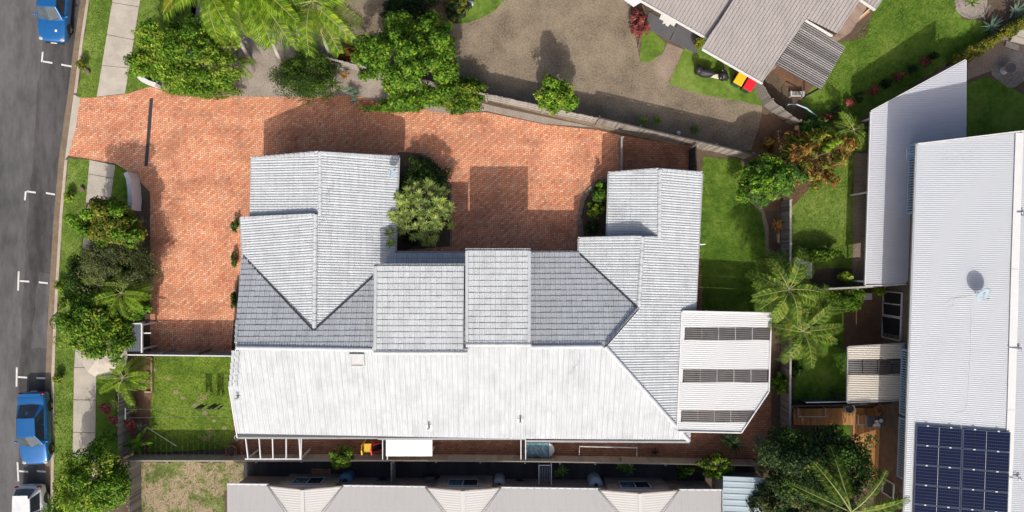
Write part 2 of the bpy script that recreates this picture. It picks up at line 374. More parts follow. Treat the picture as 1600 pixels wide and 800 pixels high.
# ================================================================ the setting: ground, road, paths, lawns
LZ = 0.10
def sheet(name, pts, z, mat, wob=0.0, parent=None, kind='structure'):
    P = [GX(*p, 0) for p in pts]
    if wob:
        Q = []
        r2 = random.Random(len(pts)*7+int(pts[0][0]))
        for i, p in enumerate(P):
            q = P[(i+1) % len(P)]; n = max(1, int((q-p).length/.35))
            d = (q-p).normalized(); s = Vector((-d.y, d.x, 0))
            for k in range(n): Q.append(p.lerp(q, k/n) + (s*r2.uniform(-wob, wob) if k else Vector()))
        P = Q
    bm = bmesh.new(); vs = [bm.verts.new((p.x, p.y, z)) for p in P]; f = bm.faces.new(vs)
    f.normal_update()
    if f.normal.z < 0: f.normal_flip()
    bmesh.ops.triangulate(bm, faces=[f])
    me = bpy.data.meshes.new(name); bm.to_mesh(me); bm.free(); me.materials.append(mat)
    o = link(name, me, parent)
    if kind and not parent: o['kind'] = kind
    return o

MB().add([(-400,-400,-.06),(400,-400,-.06),(400,400,-.06),(-400,400,-.06)], [(0,1,2,3)]).build('ground', M['soil'])['kind'] = 'structure'
KERB = [(240,-700),(152,-110),(137,0),(128,60),(118,140),(104,240),(95,340),(89,440),(85,520),(82,600),(82,700),(81,800),(80,900),(80,1500)]
sheet('land', KERB + [(2600,1500),(2600,-700)], LZ, M['soil'])
def off(pts, d): return [(x+d, y) for x, y in pts]
sheet('road', KERB + [(-1500,1500),(-1500,-700)], 0.0, M['asphalt'])
sheet('parking_lane', off(KERB[1:], -11) + [(x-52-(8 if 50 < y < 200 else 0), y) for x, y in reversed(KERB[1:])], .004, M['asphalt_dark'], .05)
sheet('street_gutter', KERB[1:] + off(KERB[1:], -11)[::-1], .010, M['gutter'])
sheet('road_patch', [(62,425),(78,428),(75,520),(72,545),(50,545),(55,470)], .008, M['asphalt'], .12)
def kerb_run(pts):
    b = MB(); P = [GX(x, y, 0) for x, y in pts]; Q = [GX(x+4.5, y, 0) for x, y in pts]
    for i in range(len(P)-1):
        a, c, d, e = P[i], P[i+1], Q[i+1], Q[i]
        vs = [(a.x,a.y,-.02),(c.x,c.y,-.02),(d.x,d.y,-.02),(e.x,e.y,-.02),(a.x,a.y,.135),(c.x,c.y,.135),(d.x,d.y,.135),(e.x,e.y,.135)]
        b.add(vs, [(4,5,6,7),(0,1,5,4),(2,3,7,6),(3,0,4,7),(1,2,6,5)])
    b.build('kerb', M['kerb'])['kind'] = 'structure'
kerb_run([(152,-110),(137,0),(128,60),(117.5,146)])
kerb_run([(103,250),(95,340),(89,440),(85,520),(82,600),(82,700),(81,800),(80,900)])
sheet('driveway_lip', [(117,148),(127,154),(121,196),(109,243),(103,250)], .116, M['concrete'])

# parking bay lines painted on the road
def line(a, b, w=.105):
    A = GX(*a, 0); B = GX(*b, 0); m = MB(); m.beam((A.x,A.y,.0135), (B.x,B.y,.0135), w, .003); return m.build('bay_line', M['line'])
M['line'] = plain('road_paint', (.56,.56,.54), .8, .3, 9)
for segs in ([((67,81),(65.5,97)),((67.5,96),(82,98.5)),((96,101),(112,104))], [((40.5,299),(39,313)),((42,299),(56,301)),((72,301.5),(86,304))],
             [((29.5,424),(28.5,454)),((31,439),(46,440)),((61,441),(75,442.5))], [((26.5,574),(26,604)),((28,589),(43,590)),((57,590.5),(71,591))],
             [((27.5,722),(29,752)),((30,736),(44,737)),((58,736),(72,737))]):
    for a, b in segs: line(a, b)['kind'] = 'structure'

# brick driveway and the darker courts behind the gates
sheet('brick_driveway', [(121,196),(127,153.5),(155,152.5),(197,148),(236,136),(280,150),(375,152),(470,152),(560,150),(600,162),(700,178),(760,176),(850,195),(935,204),(970,212),(969,300),(905,430),(700,430),(600,430),(372,430),(362,557),(236,553),(236,300),(208,272),(182,256),(142,249),(109,243.5)], .116, M['herring'], .0)
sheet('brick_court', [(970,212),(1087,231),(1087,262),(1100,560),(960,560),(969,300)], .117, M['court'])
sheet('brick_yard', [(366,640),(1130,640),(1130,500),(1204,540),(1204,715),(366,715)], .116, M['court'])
sheet('drain_channel', [(235.5,154),(241,154),(232.5,260),(227,260)], .121, M['valley'])
# footpaths of concrete slabs, each slab a piece
def slab_path(name, left, right, cuts):
    root = sheet(name, [left[0], right[0], right[-1], left[-1]] if len(left) == 2 else left + right[::-1], .112, M['gutter'])
    def at(poly, y):
        for (x0, y0), (x1, y1) in zip(poly, poly[1:]):
            if min(y0, y1) <= y <= max(y0, y1): return x0 + (x1-x0)*(y-y0)/(y1-y0)
        return poly[-1][0]
    for (a, b) in zip(cuts, cuts[1:]):
        tl, tr = a; bl, br = b; g = .45
        q = [GX(at(left, tl), tl+g, 0), GX(at(right, tr), tr+g, 0), GX(at(right, br), br-g, 0), GX(at(left, bl), bl-g, 0)]
        m = MB(); m.prism([(p.x, p.y) for p in q], .10, .135+random.uniform(-.004, .004)); o = m.build('concrete_slab', M['concrete'], root)
    return root
slab_path('footpath', [(196,-100),(178,0),(153,153)], [(238,-100),(221,0),(197,148)], [(-88,-84),(-42,-37),(5,12),(55,63),(103,107),(152,147)])
slab_path('footpath', [(142,250),(135,330),(126,480),(118,560),(116,700),(113,850)], [(182,258),(172,330),(160,480),(152,580),(151,700),(148,850)],
          [(250,258),(272,279),(321,324),(371,373),(422,423),(472,473),(523,524),(573.5,574),(624,624.5),(674.5,675),(725,725),(775,775),(825,825)])
# lawns
sheet('lawn', [(157,-100),(196,-100),(178,0),(153,153),(123,155),(128.5,100),(141.5,0)], .112, M['lawn'], .06)
sheet('lawn', [(238,-100),(330,-100),(300,60),(240,134),(197,148),(221,0)], .112, M['lawn'], .06)
sheet('lawn', [(109,247),(142,249),(135,330),(126,480),(118,560),(116,700),(113,850),(85,850),(86.5,700),(86.5,600),(90,520),(94,440),(100,340)], .112, M['lawn'], .06)
sheet('lawn', [(182,257),(209,272),(206,340),(170,345)], .113, M['lawn_lush'], .02)
sheet('lawn', [(151,560),(186,560),(186,722),(151,722)], .112, M['lawn_lush'], .06)
sheet('garden_lawn', [(228,556),(366,556),(372,700),(232,706)], .114, M['lawn_patch'], .03)
sheet('neighbour_lawn', [(222,722),(382,722),(382,766),(352,766),(352,950),(222,950)], .114, M['lawn_dry'], .07)
sheet('side_lawn', [(1098,246),(1156,250),(1170,285),(1192,330),(1196,380),(1204,490),(1088,490)], .114, M['lawn_lush'], .07)
sheet('path_edge', [(1150,300),(1166,310),(1188,332),(1194,360),(1196,400),(1200,400),(1200,355),(1192,326),(1168,302)], .116, M['aggregate_path'])
sheet('back_lawn', [(1226,215),(1340,215),(1336,420),(1226,420)], .113, M['lawn'], .06)
sheet('back_lawn', [(1240,535),(1330,535),(1325,632),(1240,632)], .113, M['lawn_lush'], .06)
sheet('back_lawn', [(1240,448),(1345,448),(1325,535),(1240,535)], .113, M['lawn_lush'], .06)
sheet('big_lawn', [(1385,-60),(1490,-60),(1500,30),(1560,40),(1500,85),(1400,150),(1330,195),(1270,200),(1250,160),(1290,110),(1300,70),(1350,60)], .113, M['lawn_lush'], .06)
sheet('back_lawn', [(1495,135),(1540,120),(1600,150),(1700,150),(1700,240),(1480,240)], .113, M['lawn_lush'], .06)
sheet('side_path', [(1333,240),(1356,240),(1352,452),(1330,452)], .115, M['aggregate_path'])
sheet('side_yard', [(1318,447),(1390,447),(1390,545),(1316,545)], .116, M['redsoil'])
# exposed aggregate driveway of the neighbour, with its lawns and garden beds
sheet('aggregate_driveway', [(505,-200),(505,20),(540,95),(600,118),(770,160),(935,200),(1100,236),(1186,235),(1190,165),(1045,128),(1085,80),(1035,85),(1000,98),(985,20),(1000,-200)], .110, M['aggregate'], .0)
sheet('front_lawn', [(1005,36),(1040,68),(1033,85),(1015,98),(999,97)], .114, M['lawn'], .05)
sheet('front_lawn', [(1067,78),(1105,62),(1192,110),(1190,166),(1150,158),(1090,146),(1045,133)], .114, M['lawn'], .05)
sheet('door_path', [(1042,68),(1068,78),(1042,130),(1022,108),(1034,86)], .1135, M['aggregate_path'])
sheet('island_lawn', [(700,-100),(800,-100),(793,-4),(775,16),(750,30),(722,38),(706,38)], .114, M['lawn'], .04)
sheet('garden_bed', [(690,-100),(738,-100),(735,10),(722,30),(700,44),(640,60),(600,20)], .115, M['redsoil'], .06)
sheet('garden_bed', [(238,134),(300,40),(300,-100),(505,-100),(510,30),(545,100),(600,120),(770,166),(932,200),(850,194),(760,174),(700,178),(600,162),(560,150),(470,152),(375,152),(280,150)], .112, M['mulch'], .0)
sheet('garden_bed', [(1100,50),(1110,56),(1160,92),(1180,100),(1182,108),(1150,100),(1110,78)], .1155, M['redsoil'], .03)
sheet('garden_bed', [(130,310),(205,335),(234,335),(236,552),(205,552),(118,552),(128,470)], .111, M['soil'], .0)
sheet('garden_bed', [(205,556),(240,556),(240,612),(230,706),(206,706)], .1155, M['redsoil'], .02)
sheet('garden_bed', [(622,238),(660,240),(690,265),(706,290),(704,385),(615,392)], .1205, M['soil'], .03)
sheet('garden_bed', [(912,372),(908,340),(914,310),(928,288),(950,280),(960,372)], .1205, M['soil'], .02)
sheet('garden_bed', [(1165,262),(1235,215),(1340,215),(1230,330),(1195,330)], .1165, M['redsoil'], .05)
sheet('garden_bed', [(1190,180),(1360,180),(1490,95),(1500,85),(1340,215),(1235,222),(1165,260)], .112, M['redsoil'], .05)
sheet('garden_bed', [(1200,105),(1250,160),(1290,110),(1280,90),(1230,90)], .111, M['redsoil'], .05)
sheet('garden_bed', [(1100,700),(1204,690),(1220,720),(1330,720),(1330,950),(1100,950)], .110, M['soil'], .03)
sheet('pebble_bed', [(1578+30*math.cos(a)*(1+.08*math.sin(5*a)), 108+28*math.sin(a)*(1+.08*math.cos(4*a))) for a in np.linspace(0, 2*math.pi, 26)[:-1]], .118, M['pebble'])
sheet('garden_bed', [(1515+26*math.cos(a), 4+26*math.sin(a)) for a in np.linspace(0, 2*math.pi, 22)[:-1]], .118, M['mulch'])
sheet('stone_paving', [(1510,100),(1560,62),(1640,30),(1640,80),(1600,85),(1545,112),(1510,125)], .116, M['aggregate_path'])
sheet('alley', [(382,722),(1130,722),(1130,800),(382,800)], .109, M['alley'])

# grass blades, uncountable
def blades(name, polys, dens, label, mat='blades', h=.05, z=.113):
    V = []; 
    for pts in polys:
        P = np.array([GX(*p, 0)[:2] for p in pts]); lo, hi = P.min(0), P.max(0)
        A = (hi-lo).prod(); q = lo + rng.random((int(A*dens), 2))*(hi-lo)
        ins = np.zeros(len(q), bool)
        for i in range(len(P)):
            a, b = P[i], P[(i+1) % len(P)]
            c = ((a[1] > q[:,1]) != (b[1] > q[:,1])); x = (b[0]-a[0])*(q[:,1]-a[1])/((b[1]-a[1]) or 1e-9)+a[0]; ins ^= c & (q[:,0] < x)
        V.append(q[ins])
    q = np.concatenate(V); n = len(q); a = rng.random(n)*2*np.pi; L = h*(.5+rng.random(n)); w = .012+.012*rng.random(n)
    t = np.stack([np.cos(a), np.sin(a)], 1); s = np.stack([-t[:,1], t[:,0]], 1)
    v = np.empty((n, 3, 3)); v[:,0,:2] = q-s*w[:,None]; v[:,1,:2] = q+s*w[:,None]; v[:,2,:2] = q+t*(L*.8)[:,None]; v[:,:2,2] = z; v[:,2,2] = z+L
    me = bpy.data.meshes.new(name); me.vertices.add(n*3); me.vertices.foreach_set('co', v.ravel()); me.loops.add(n*3); me.loops.foreach_set('vertex_index', np.arange(n*3, dtype=np.int32))
    me.polygons.add(n); me.polygons.foreach_set('loop_start', np.arange(0, n*3, 3, dtype=np.int32)); me.update(calc_edges=True); me.materials.append(M[mat])
    return tag(link(name, me), label, 'grass', kind='stuff')
blades('grass', [[(123,155),(141.5,0),(178,0),(153,153)],[(221,0),(300,0),(300,60),(240,134),(197,148)],[(109,247),(142,249),(126,480),(118,560),(116,700),(115,800),(86,800),(86.5,600),(94,440)]], 260, 'short mown grass of the verge between kerb and footpath')
blades('grass', [[(240,556),(366,556),(372,700),(240,700)]], 240, 'mown grass of the walled garden beside the white roof')
blades('grass', [[(222,722),(382,722),(382,766),(352,766),(352,800),(222,800)]], 170, 'thin patchy grass with bare earth at the bottom left of the photo')
blades('grass', [[(1098,246),(1156,250),(1192,330),(1200,487),(1088,487)],[(1235,220),(1338,220),(1335,400),(1235,400)]], 240, 'grass of the side yards on both sides of the plank fence')
blades('grass', [[(1385,0),(1490,0),(1500,85),(1330,190),(1265,195),(1290,110)]], 240, 'lush grass behind the grey ribbed roof', h=.07)
# ================================================================ tiled roofs
class Plane:
    def __init__(s, A, B, Cc):
        A, B, Cc = Vector(A), Vector(B), Vector(Cc)
        u = (B-A); u.normalize(); n = u.cross(Cc-A).normalized()
        if n.z < 0: u = -u; n = -n
        s.o = A; s.u = u; s.n = n; s.v = n.cross(u)
        if s.v.z < 0: s.v = -s.v; s.u = -s.u
        s.M = Matrix(((s.u.x, s.v.x, s.n.x, A.x), (s.u.y, s.v.y, s.n.y, A.y), (s.u.z, s.v.z, s.n.z, A.z), (0,0,0,1)))
    def z(s, x, y): return s.o.z - (s.n.x*(x-s.o.x)+s.n.y*(y-s.o.y))/s.n.z
    def uv(s, p): q = Vector((p[0], p[1], s.z(p[0], p[1])))-s.o; return Vector((q.dot(s.u), q.dot(s.v)))
    def pt(s, u, v, w=0): return s.M @ Vector((u, v, w))
def ccw(P):
    a = sum(P[i].x*P[(i+1) % len(P)].y-P[(i+1) % len(P)].x*P[i].y for i in range(len(P)))
    return P if a > 0 else P[::-1]
def clip_bm(bm, P):
    for i in range(len(P)):
        a, b = P[i], P[(i+1) % len(P)]; d = b-a
        if d.length < 1e-5: continue
        g = bm.verts[:]+bm.edges[:]+bm.faces[:]
        bmesh.ops.bisect_plane(bm, geom=g, dist=1e-5, plane_co=(a.x, a.y, 0), plane_no=(d.y, -d.x, 0), clear_outer=True)
TW, TG = .30, .335
def tile_geo(profile):
    vs = []; fs = []; n = len(profile)
    for x, z in profile: vs += [(x, 0, .004), (x, 0, z+.024), (x, TG+.02, z+.006)]
    for i in range(n-1):
        a = i*3; b = a+3
        fs += [(a, b, b+1, a+1), (a+1, b+1, b+2, a+2)]
    return vs, fs
PROF = [(-.147,.0),(-.11,.026),(-.06,.028),(-.02,.0),(.02,-.003),(.06,.026),(.11,.028),(.148,.0)]
TV, TF = tile_geo(PROF)
TG_, TFG = list(TV), list(TF)                # tile of the shaded slopes: lap shadow painted as a thin lip along its lower edge
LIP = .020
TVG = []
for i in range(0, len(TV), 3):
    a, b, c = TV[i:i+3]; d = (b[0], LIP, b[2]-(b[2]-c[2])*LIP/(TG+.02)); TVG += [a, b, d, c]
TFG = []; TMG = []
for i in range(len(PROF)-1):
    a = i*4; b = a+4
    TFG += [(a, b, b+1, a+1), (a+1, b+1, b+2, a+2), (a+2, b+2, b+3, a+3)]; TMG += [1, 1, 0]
shade_tile_me = bpy.data.meshes.new('lap_shade_roof_tile'); shade_tile_me.from_pydata(TVG, [], TFG); shade_tile_me.materials.append(M['tile']); shade_tile_me.materials.append(M['lap_shade']); shade_tile_me.polygons.foreach_set('material_index', TMG); shade_tile_me.update()
tile_me = bpy.data.meshes.new('roof_tile'); tile_me.from_pydata(TV, [], TF); tile_me.materials.append(M['tile']); tile_me.update()
ALLT = []                                    # whole tiles of every slope, the first 300 by size become pieces
def convex_inside(P, q, m=0.0):
    for i in range(len(P)):
        a, b = P[i], P[(i+1) % len(P)]; d = (b-a)
        if d.length < 1e-6: continue
        if (d.x*(q.y-a.y)-d.y*(q.x-a.x))/d.length < m: return False
    return True
LAP_SHADED = set()
def tiled(house, pl, polys, thick=.05, name='roof_slope', shade_lip=False):
    b = MB(); P2 = [ccw([pl.uv(G(*p)) for p in poly]) for poly in polys]
    for P in P2:                              # underlay board below the tiles
        n = len(P); top = [pl.pt(p.x, p.y, -.012) for p in P]; bot = [pl.pt(p.x, p.y, -.012-thick) for p in P]
        b.add(top+bot, [tuple(range(n)), tuple(range(2*n-1, n-1, -1))]+[(i, n+i, n+(i+1) % n, (i+1) % n) for i in range(n)])
    part = b.build(name, M['tile_bed'], house)
    us = [p.x for P in P2 for p in P]; vv = [p.y for P in P2 for p in P]
    rows = range(int(math.floor(min(vv)/TG)), int(math.ceil(max(vv)/TG))); cols = range(int(math.floor(min(us)/TW))-1, int(math.ceil(max(us)/TW))+1)
    edge = [[] for _ in P2]; whole = []
    for r in rows:
        for c in cols:
            u0 = c*TW; v0 = r*TG
            cs = [Vector((u0-.147, v0)), Vector((u0+.148, v0)), Vector((u0+.148, v0+TG+.02)), Vector((u0-.147, v0+TG+.02))]
            done = False
            for k, P in enumerate(P2):
                if all(convex_inside(P, q, -.004) for q in cs): whole.append((u0, v0)); done = True; break
            if done: continue
            for k, P in enumerate(P2):
                if any(convex_inside(P, q) for q in cs) or convex_inside(P, (cs[0]+cs[2])/2) or any(convex_inside([cs[0], cs[1], cs[2], cs[3]], q) for q in P) or any(convex_inside(P, cs[i].lerp(cs[(i+1) % 4], .5)) for i in range(4)): edge[k].append((u0, v0))
    cut = MB()
    for k, P in enumerate(P2):
        if not edge[k]: continue
        m = MB()
        for u0, v0 in edge[k]: m.add([(x+u0, y+v0, z) for x, y, z in (TVG if shade_lip else TV)], TFG if shade_lip else TF); m.m[-len(TFG if shade_lip else TF):] = TMG if shade_lip else [0]*len(TF)
        bm = bmesh.new(); me = bpy.data.meshes.new('t'); me.from_pydata(m.v, [], m.f); me.materials.append(M['tile']); me.materials.append(M['lap_shade']); me.polygons.foreach_set('material_index', m.m); bm.from_mesh(me); bpy.data.meshes.remove(me)
        clip_bm(bm, P); bm.verts.index_update()
        cut.add([pl.pt(*v.co) for v in bm.verts], [[v.index for v in f.verts] for f in bm.faces]); cut.m[-len(bm.faces):] = [f.material_index for f in bm.faces]; bm.free()
    for u0, v0 in whole: ALLT.append((pl.pt(u0, v0).z, part, pl, u0, v0))
    part['_cut'] = 1
    if shade_lip: LAP_SHADED.add(part.name)
    CUT[part.name] = cut
    return part
CUT = {}
def place_tiles(limit=300):
    r2 = random.Random(5)
    byhouse = {}
    for t in ALLT: byhouse.setdefault(t[1].parent.name, []).append(t)
    for h, lst in byhouse.items():
        lst.sort(key=lambda t: -t[0])
        for i, (z, part, pl, u0, v0) in enumerate(lst):
            w = r2.uniform(-.004, .006); tilt = r2.uniform(-.006, .006)
            if i < limit:
                o = link('roof_tile', shade_tile_me if part.name in LAP_SHADED else tile_me, part)
                o.matrix_world = Matrix.Translation(-origin(part)) @ pl.M @ Matrix.Translation((u0, v0, w)) @ Matrix.Rotation(tilt, 4, 'Z')
            else:
                ms = part.name in LAP_SHADED; CUT[part.name].add([pl.pt(x+u0, y+v0, zz+w) for x, y, zz in (TVG if ms else TV)], TFG if ms else TF)
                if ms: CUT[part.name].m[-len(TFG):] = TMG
    for t in list(CUT):
        part = bpy.data.objects[t]; del part['_cut']
        if CUT[t].f: CUT[t].build('roof_tiles', [M['tile'], M['lap_shade']], part)['kind'] = 'stuff'
# half-round caps along ridges and hips
cap_b = MB(); cap_b.lathe([(.125, 0), (.135, .03), (.115, .43)], n=7, a0=0, a1=math.pi); 
cap_me = cap_b.mesh('ridge_cap', M['ridge'], smooth=False)
def ridge(parent, a, b, lift=-.015):
    a = G(*a); b = G(*b); d = b-a; n = max(1, round(d.length/.40)); d.normalize()
    s = Vector((0,0,1)).cross(d).normalized(); u = d.cross(s)
    off_ = origin(parent)
    for i in range(n):
        p = a + d*(.40*i) + Vector((0,0,lift))
        o = link('ridge_cap', cap_me, parent)
        Mx = Matrix(((-s.x, u.x, d.x, p.x-off_.x), (-s.y, u.y, d.y, p.y-off_.y), (-s.z, u.z, d.z, p.z-off_.z), (0,0,0,1)))
        o.matrix_local = Mx @ Matrix.Rotation(random.uniform(-.03,.03), 4, 'Z')
verge_me = MB().box((0,0,0), (.16,.325,.05)).mesh('verge_tile', M['ridge'])
def verge(parent, pl, a, b, side=0, lift=.05):
    A = pl.uv(G(*a)); B = pl.uv(G(*b)); 
    if B.y < A.y: A, B = B, A
    n = int((B.y-A.y)/TG); off_ = origin(parent)
    for i in range(n):
        t = (i+.5)*TG/(B.y-A.y); p = A.lerp(B, t)
        o = link('verge_tile', verge_me, parent)
        o.matrix_local = Matrix.Translation(-off_) @ pl.M @ Matrix.Translation((p.x+side*.05, p.y, lift)) @ Matrix.Rotation(.10, 4, 'X')
def strip(parent, name, a, b, w, mat, lift=.05, th=.02):
    a = G(*a)+Vector((0,0,lift)); b = G(*b)+Vector((0,0,lift)); m = MB(); m.beam(a, b, w, th); return m.build(name, M[mat], parent)
def gutter(parent, a, b, mat='gutter_dark', drop=-.06, w=.11):
    return strip(parent, 'gutter', a, b, w, mat, drop, .09)

# ================================================================ the white tiled townhouses
E = 2.4
HS = thing('townhouse_row', G(720,480,0), 'long row of townhouses under weathered white concrete roof tiles with hips and valleys', 'house')
lo = Plane(G(372,684,E), G(1078,688,E), G(656,542,4.39))
up = Plane(G(378,396,E), G(905,394,E), G(656,542,4.39))
rt = Plane(G(1096,270,E), G(1078,690,E), G(945,541,4.39))
wr1 = Plane(G(952,270,E), G(949,370,E), G(1030,300,3.26))
wr2 = Plane(G(905,372,E), G(905,396,E), G(999,430,3.68))
rl = Plane(G(622,245,E), G(616,420,E), G(492,400,4.05))
ll1 = Plane(G(393,247,E), G(391,335,E), G(500,290,3.94))
ll2 = Plane(G(376,342,E), G(379,398,E), G(491,420,4.05))
d1 = Plane(G(585,415,4.60), G(725,415,4.60), G(655,550,4.62))
d2 = Plane(G(728,391,4.70), G(828,391,4.70), G(778,538,4.75))
tiled(HS, lo, [[(372,683,E),(590,684,E),(820,685,E),(1078,690,E),(945,541,4.39),(368,543,4.39),(363,575,3.94),(359,605,3.49)]])
tiled(HS, up, [[(378,396,E),(905,394,E),(998,482,3.68),(945,541,4.39),(368,543,4.39),(370,500,3.80)]], shade_lip=True)
tiled(HS, rt, [[(945,541,4.39),(1078,690,E),(1087,482,E),(998,482,3.68)], [(998,482,3.68),(1087,482,E),(1092,369,E),(1003,369,3.66)], [(1030,369,3.26),(1092,369,E),(1096,269,E),(1030,264,3.26)]])
tiled(HS, wr1, [[(952,270,E),(949,370,E),(1029,370,3.26),(1030,264,3.26)]])
tiled(HS, wr2, [[(905,372,E),(905,396,E),(998,482,3.68),(1003,369,3.66)]])
tiled(HS, rl, [[(493,334,4.05),(491,517,4.06),(583,432,2.89),(617,400,E),(620,334,E)], [(500,237,3.94),(500,334,3.94),(620,334,E),(622,245,E)]])
tiled(HS, ll1, [[(393,247,E),(391,338,E),(500,338,3.94),(500,237,3.94)]])
tiled(HS, ll2, [[(376,340,E),(380,399,E),(491,517,4.05),(493,334,4.05)]])
tiled(HS, d1, [[(585,415,4.60),(725,415,4.60),(724,550,4.62),(584,550,4.62)]], shade_lip=True)
tiled(HS, d2, [[(728,391,4.70),(828,391,4.70),(828,538,4.75),(728,538,4.75)]], shade_lip=True)
place_tiles()
ridge(HS, (369,543,4.41), (584,546,4.41)); ridge(HS, (584,551,4.62), (725,551,4.62)); ridge(HS, (728,538.5,4.75), (828,538.5,4.75)); ridge(HS, (829,542,4.41), (944,541,4.41))
ridge(HS, (1076,688,2.44), (947,543,4.39)); ridge(HS, (997,482,3.68), (947,539,4.39))
ridge(HS, (1031,265,3.27), (1030,369,3.28)); ridge(HS, (1004,370,3.68), (998,478,3.68)); ridge(HS, (500,238,3.96), (500,334,3.96)); ridge(HS, (493,335,4.06), (491,512,4.09))
for pl_, a, b, s_ in ((ll2, (376,341,E), (492,336,4.05), 0), (wr2, (906,373,E), (1003,370.5,3.66), 0), (d1, (587,416,4.60), (586,549,4.62), 0), (d2, (729.5,392,4.70), (729.5,537,4.75), 0), (d2, (827,392,4.70), (827,537,4.75), 0),
                      (ll1, (394,248.5,E), (500,239.5,3.94), 0), (rl, (621,246.5,E), (502,239.5,3.94), 0), (wr1, (953,271.5,E), (1029,266,3.26), 0), (rt, (1095,271,E), (1032,266,3.26), 0), (up, (371,500,3.80), (369,541,4.39), 0)):
    verge(HS, pl_, a, b, s_)
# stepped row of flat tiles at the left end of the ridge
for i in range(6):
    y = 552+i*9.5; h = 4.3-.13*i
    m = MB(); a = G(365-i*.9, y, h); m.box((a.x, a.y, a.z+.05), (.17,.33,.05), R(3)); m.box((a.x+.24+.015*i, a.y-.02, a.z+.055), (.18,.32,.05), R(3)); m.build('verge_tile', M['ridge'], HS)
def valley_shade(a, b): strip(HS, 'valley_strip', a, b, .085, 'valley', .075, .012)  # dark strip over each valley, painted in for the gap shadow
valley_shade((380,399,E), (490,516,4.06)); valley_shade((491,516,4.06), (583,432,2.90)); valley_shade((585,430,2.85), (617,402,E)); valley_shade((905,396,E), (996,481,3.68)); 
strip(HS, 'valley_strip', (997,483,3.78), (947,540,4.44), .07, 'valley', .13, .012)
for a, b in (((372,684.5,E),(590,684.5,E)), ((590,686,E),(822,686,E)), ((822,689.5,E),(1078,691,E)), ((621,394,E),(727,394,E)), ((829,393.5,E),(904,393.5,E)), ((393,246,E),(391,336,E)), ((375.5,341,E),(378,397,E)), ((623.5,246,E),(618,398,E)), ((951,271,E),(948,370,E)),
             ((904,373,E),(904,395,E)), ((1097.5,271,E),(1087,486,E)), ((584,413.5,4.60),(726,413.5,4.60)), ((727,389.5,4.70),(829,389.5,4.70))): gutter(HS, a, b)
for a, b in (((369,545,4.36),(358,606,3.45)), ((358,606,3.45),(371,684,E)), ((371,500,3.77),(369,543,4.33)), ((378,400,E),(371,500,3.77))): strip(HS, 'barge_board', a, b, .05, 'white', -.06, .2)
for a, b in (((392,246,E),(500,236.5,3.94)), ((500,236.5,3.94),(623,244,E)), ((951,269,E),(1030,263,3.26)), ((1030,263,3.26),(1097,268.5,E)), ((391,337.5,E),(493,333,4.00)), ((904,371,E),(1003,367.5,3.60))): strip(HS, 'barge_board', a, b, .05, 'white', -.07, .2)
# walls
def wall_prism(parent, pts, z0, z1, mat, name='wall'):
    m = MB(); m.prism([(p.x, p.y) for p in (GX(*q) for q in pts)], z0, z1); return m.build(name, M[mat], parent)
wall_prism(HS, [(404,256,E),(610,254,E),(606,400,E),(606,664,E),(388,664,E),(388,350,E),(404,350,E)], 0, 2.32, 'offwhite')
wall_prism(HS, [(606.2,405,E),(824,405,E),(914,405,E),(918,382,E),(962,382,E),(964,280,E),(1084,282,E),(1070,668,E),(606.2,664,E)], 0, 2.319, 'offwhite')
def gable(parent, a, b, apex, mat='offwhite', t=.12, name='gable_wall', shift=(0,-.12)):
    A, B, P = G(*a), G(*b), G(*apex); sh = Vector((shift[0], shift[1], 0)); d = Vector((-(B-A).y, (B-A).x, 0)).normalized()*t
    vs = [p+sh-Vector((0,0,.12)) for p in (A, B, P)] + [p+sh+d-Vector((0,0,.12)) for p in (A, B, P)]
    MB().add(vs, [(0,1,2),(5,4,3),(0,3,4,1),(1,4,5,2),(2,5,3,0)]).build(name, M[mat], parent)
gable(HS, (404,256,E), (610,254,E), (500,246,3.87)); gable(HS, (962,279,E), (1086,280,E), (1030,272,3.21))
gable(HS, (384,347,E), (400,347,E), (490,342,3.87)); gable(HS, (914,380,E), (960,380,E), (1001,377,3.52))
gable(HS, (384,400,E), (384,670,E), (378,543,4.29), shift=(.1,0), t=-.12)
def dormer(pl, pts, inset=.0):
    P = [G(*p) for p in pts]; top = [Vector((p.x, p.y, pl.z(p.x, p.y)-.10)) for p in P]; bot = [Vector((p.x, p.y, 2.45)) for p in P]
    n = len(P); MB().add(bot+top, [tuple(range(n-1,-1,-1)), tuple(range(n,2*n))]+[(i,(i+1) % n,n+(i+1) % n,n+i) for i in range(n)]).build('dormer_wall', M['offwhite'], HS)
dormer(d1, [(722,546,4.50),(722,421,4.60),(589,421,4.60),(588,546,4.50)])
dormer(d2, [(825,535,4.75),(825,398,4.70),(731,398,4.70),(731,535,4.75)])
def window_y(parent, px, py, h0, h1, w, out=1, n=2):   # window in a wall that faces up or down the photo
    p = G(px, py, h1); y = p.y+out*.02; m = MB(); x = p.x
    fr = MB()
    for zz in (h0, h1): fr.box((x, y, zz), (w+.1, .07, .06))
    for k in range(n+1): fr.box((x-w/2+w*k/n, y+.003, (h0+h1)/2), (.05, .06, h1-h0))
    f = fr.build('window', M['white'], parent)
    for k in range(n): MB().box((x-w/2+w*(k+.5)/n, y, (h0+h1)/2), (w/n-.05, .02, h1-h0-.06)).build('pane', M['glass'], f)
window_y(HS, 655, 420, 3.0, 4.1, 2.4); window_y(HS, 778, 397, 3.0, 4.2, 1.8)
for px, w in ((450,1.6),(560,1.6),(760,1.8),(900,1.8),(1000,1.6)): window_y(HS, px, 665, .9, 2.0, w, -1)
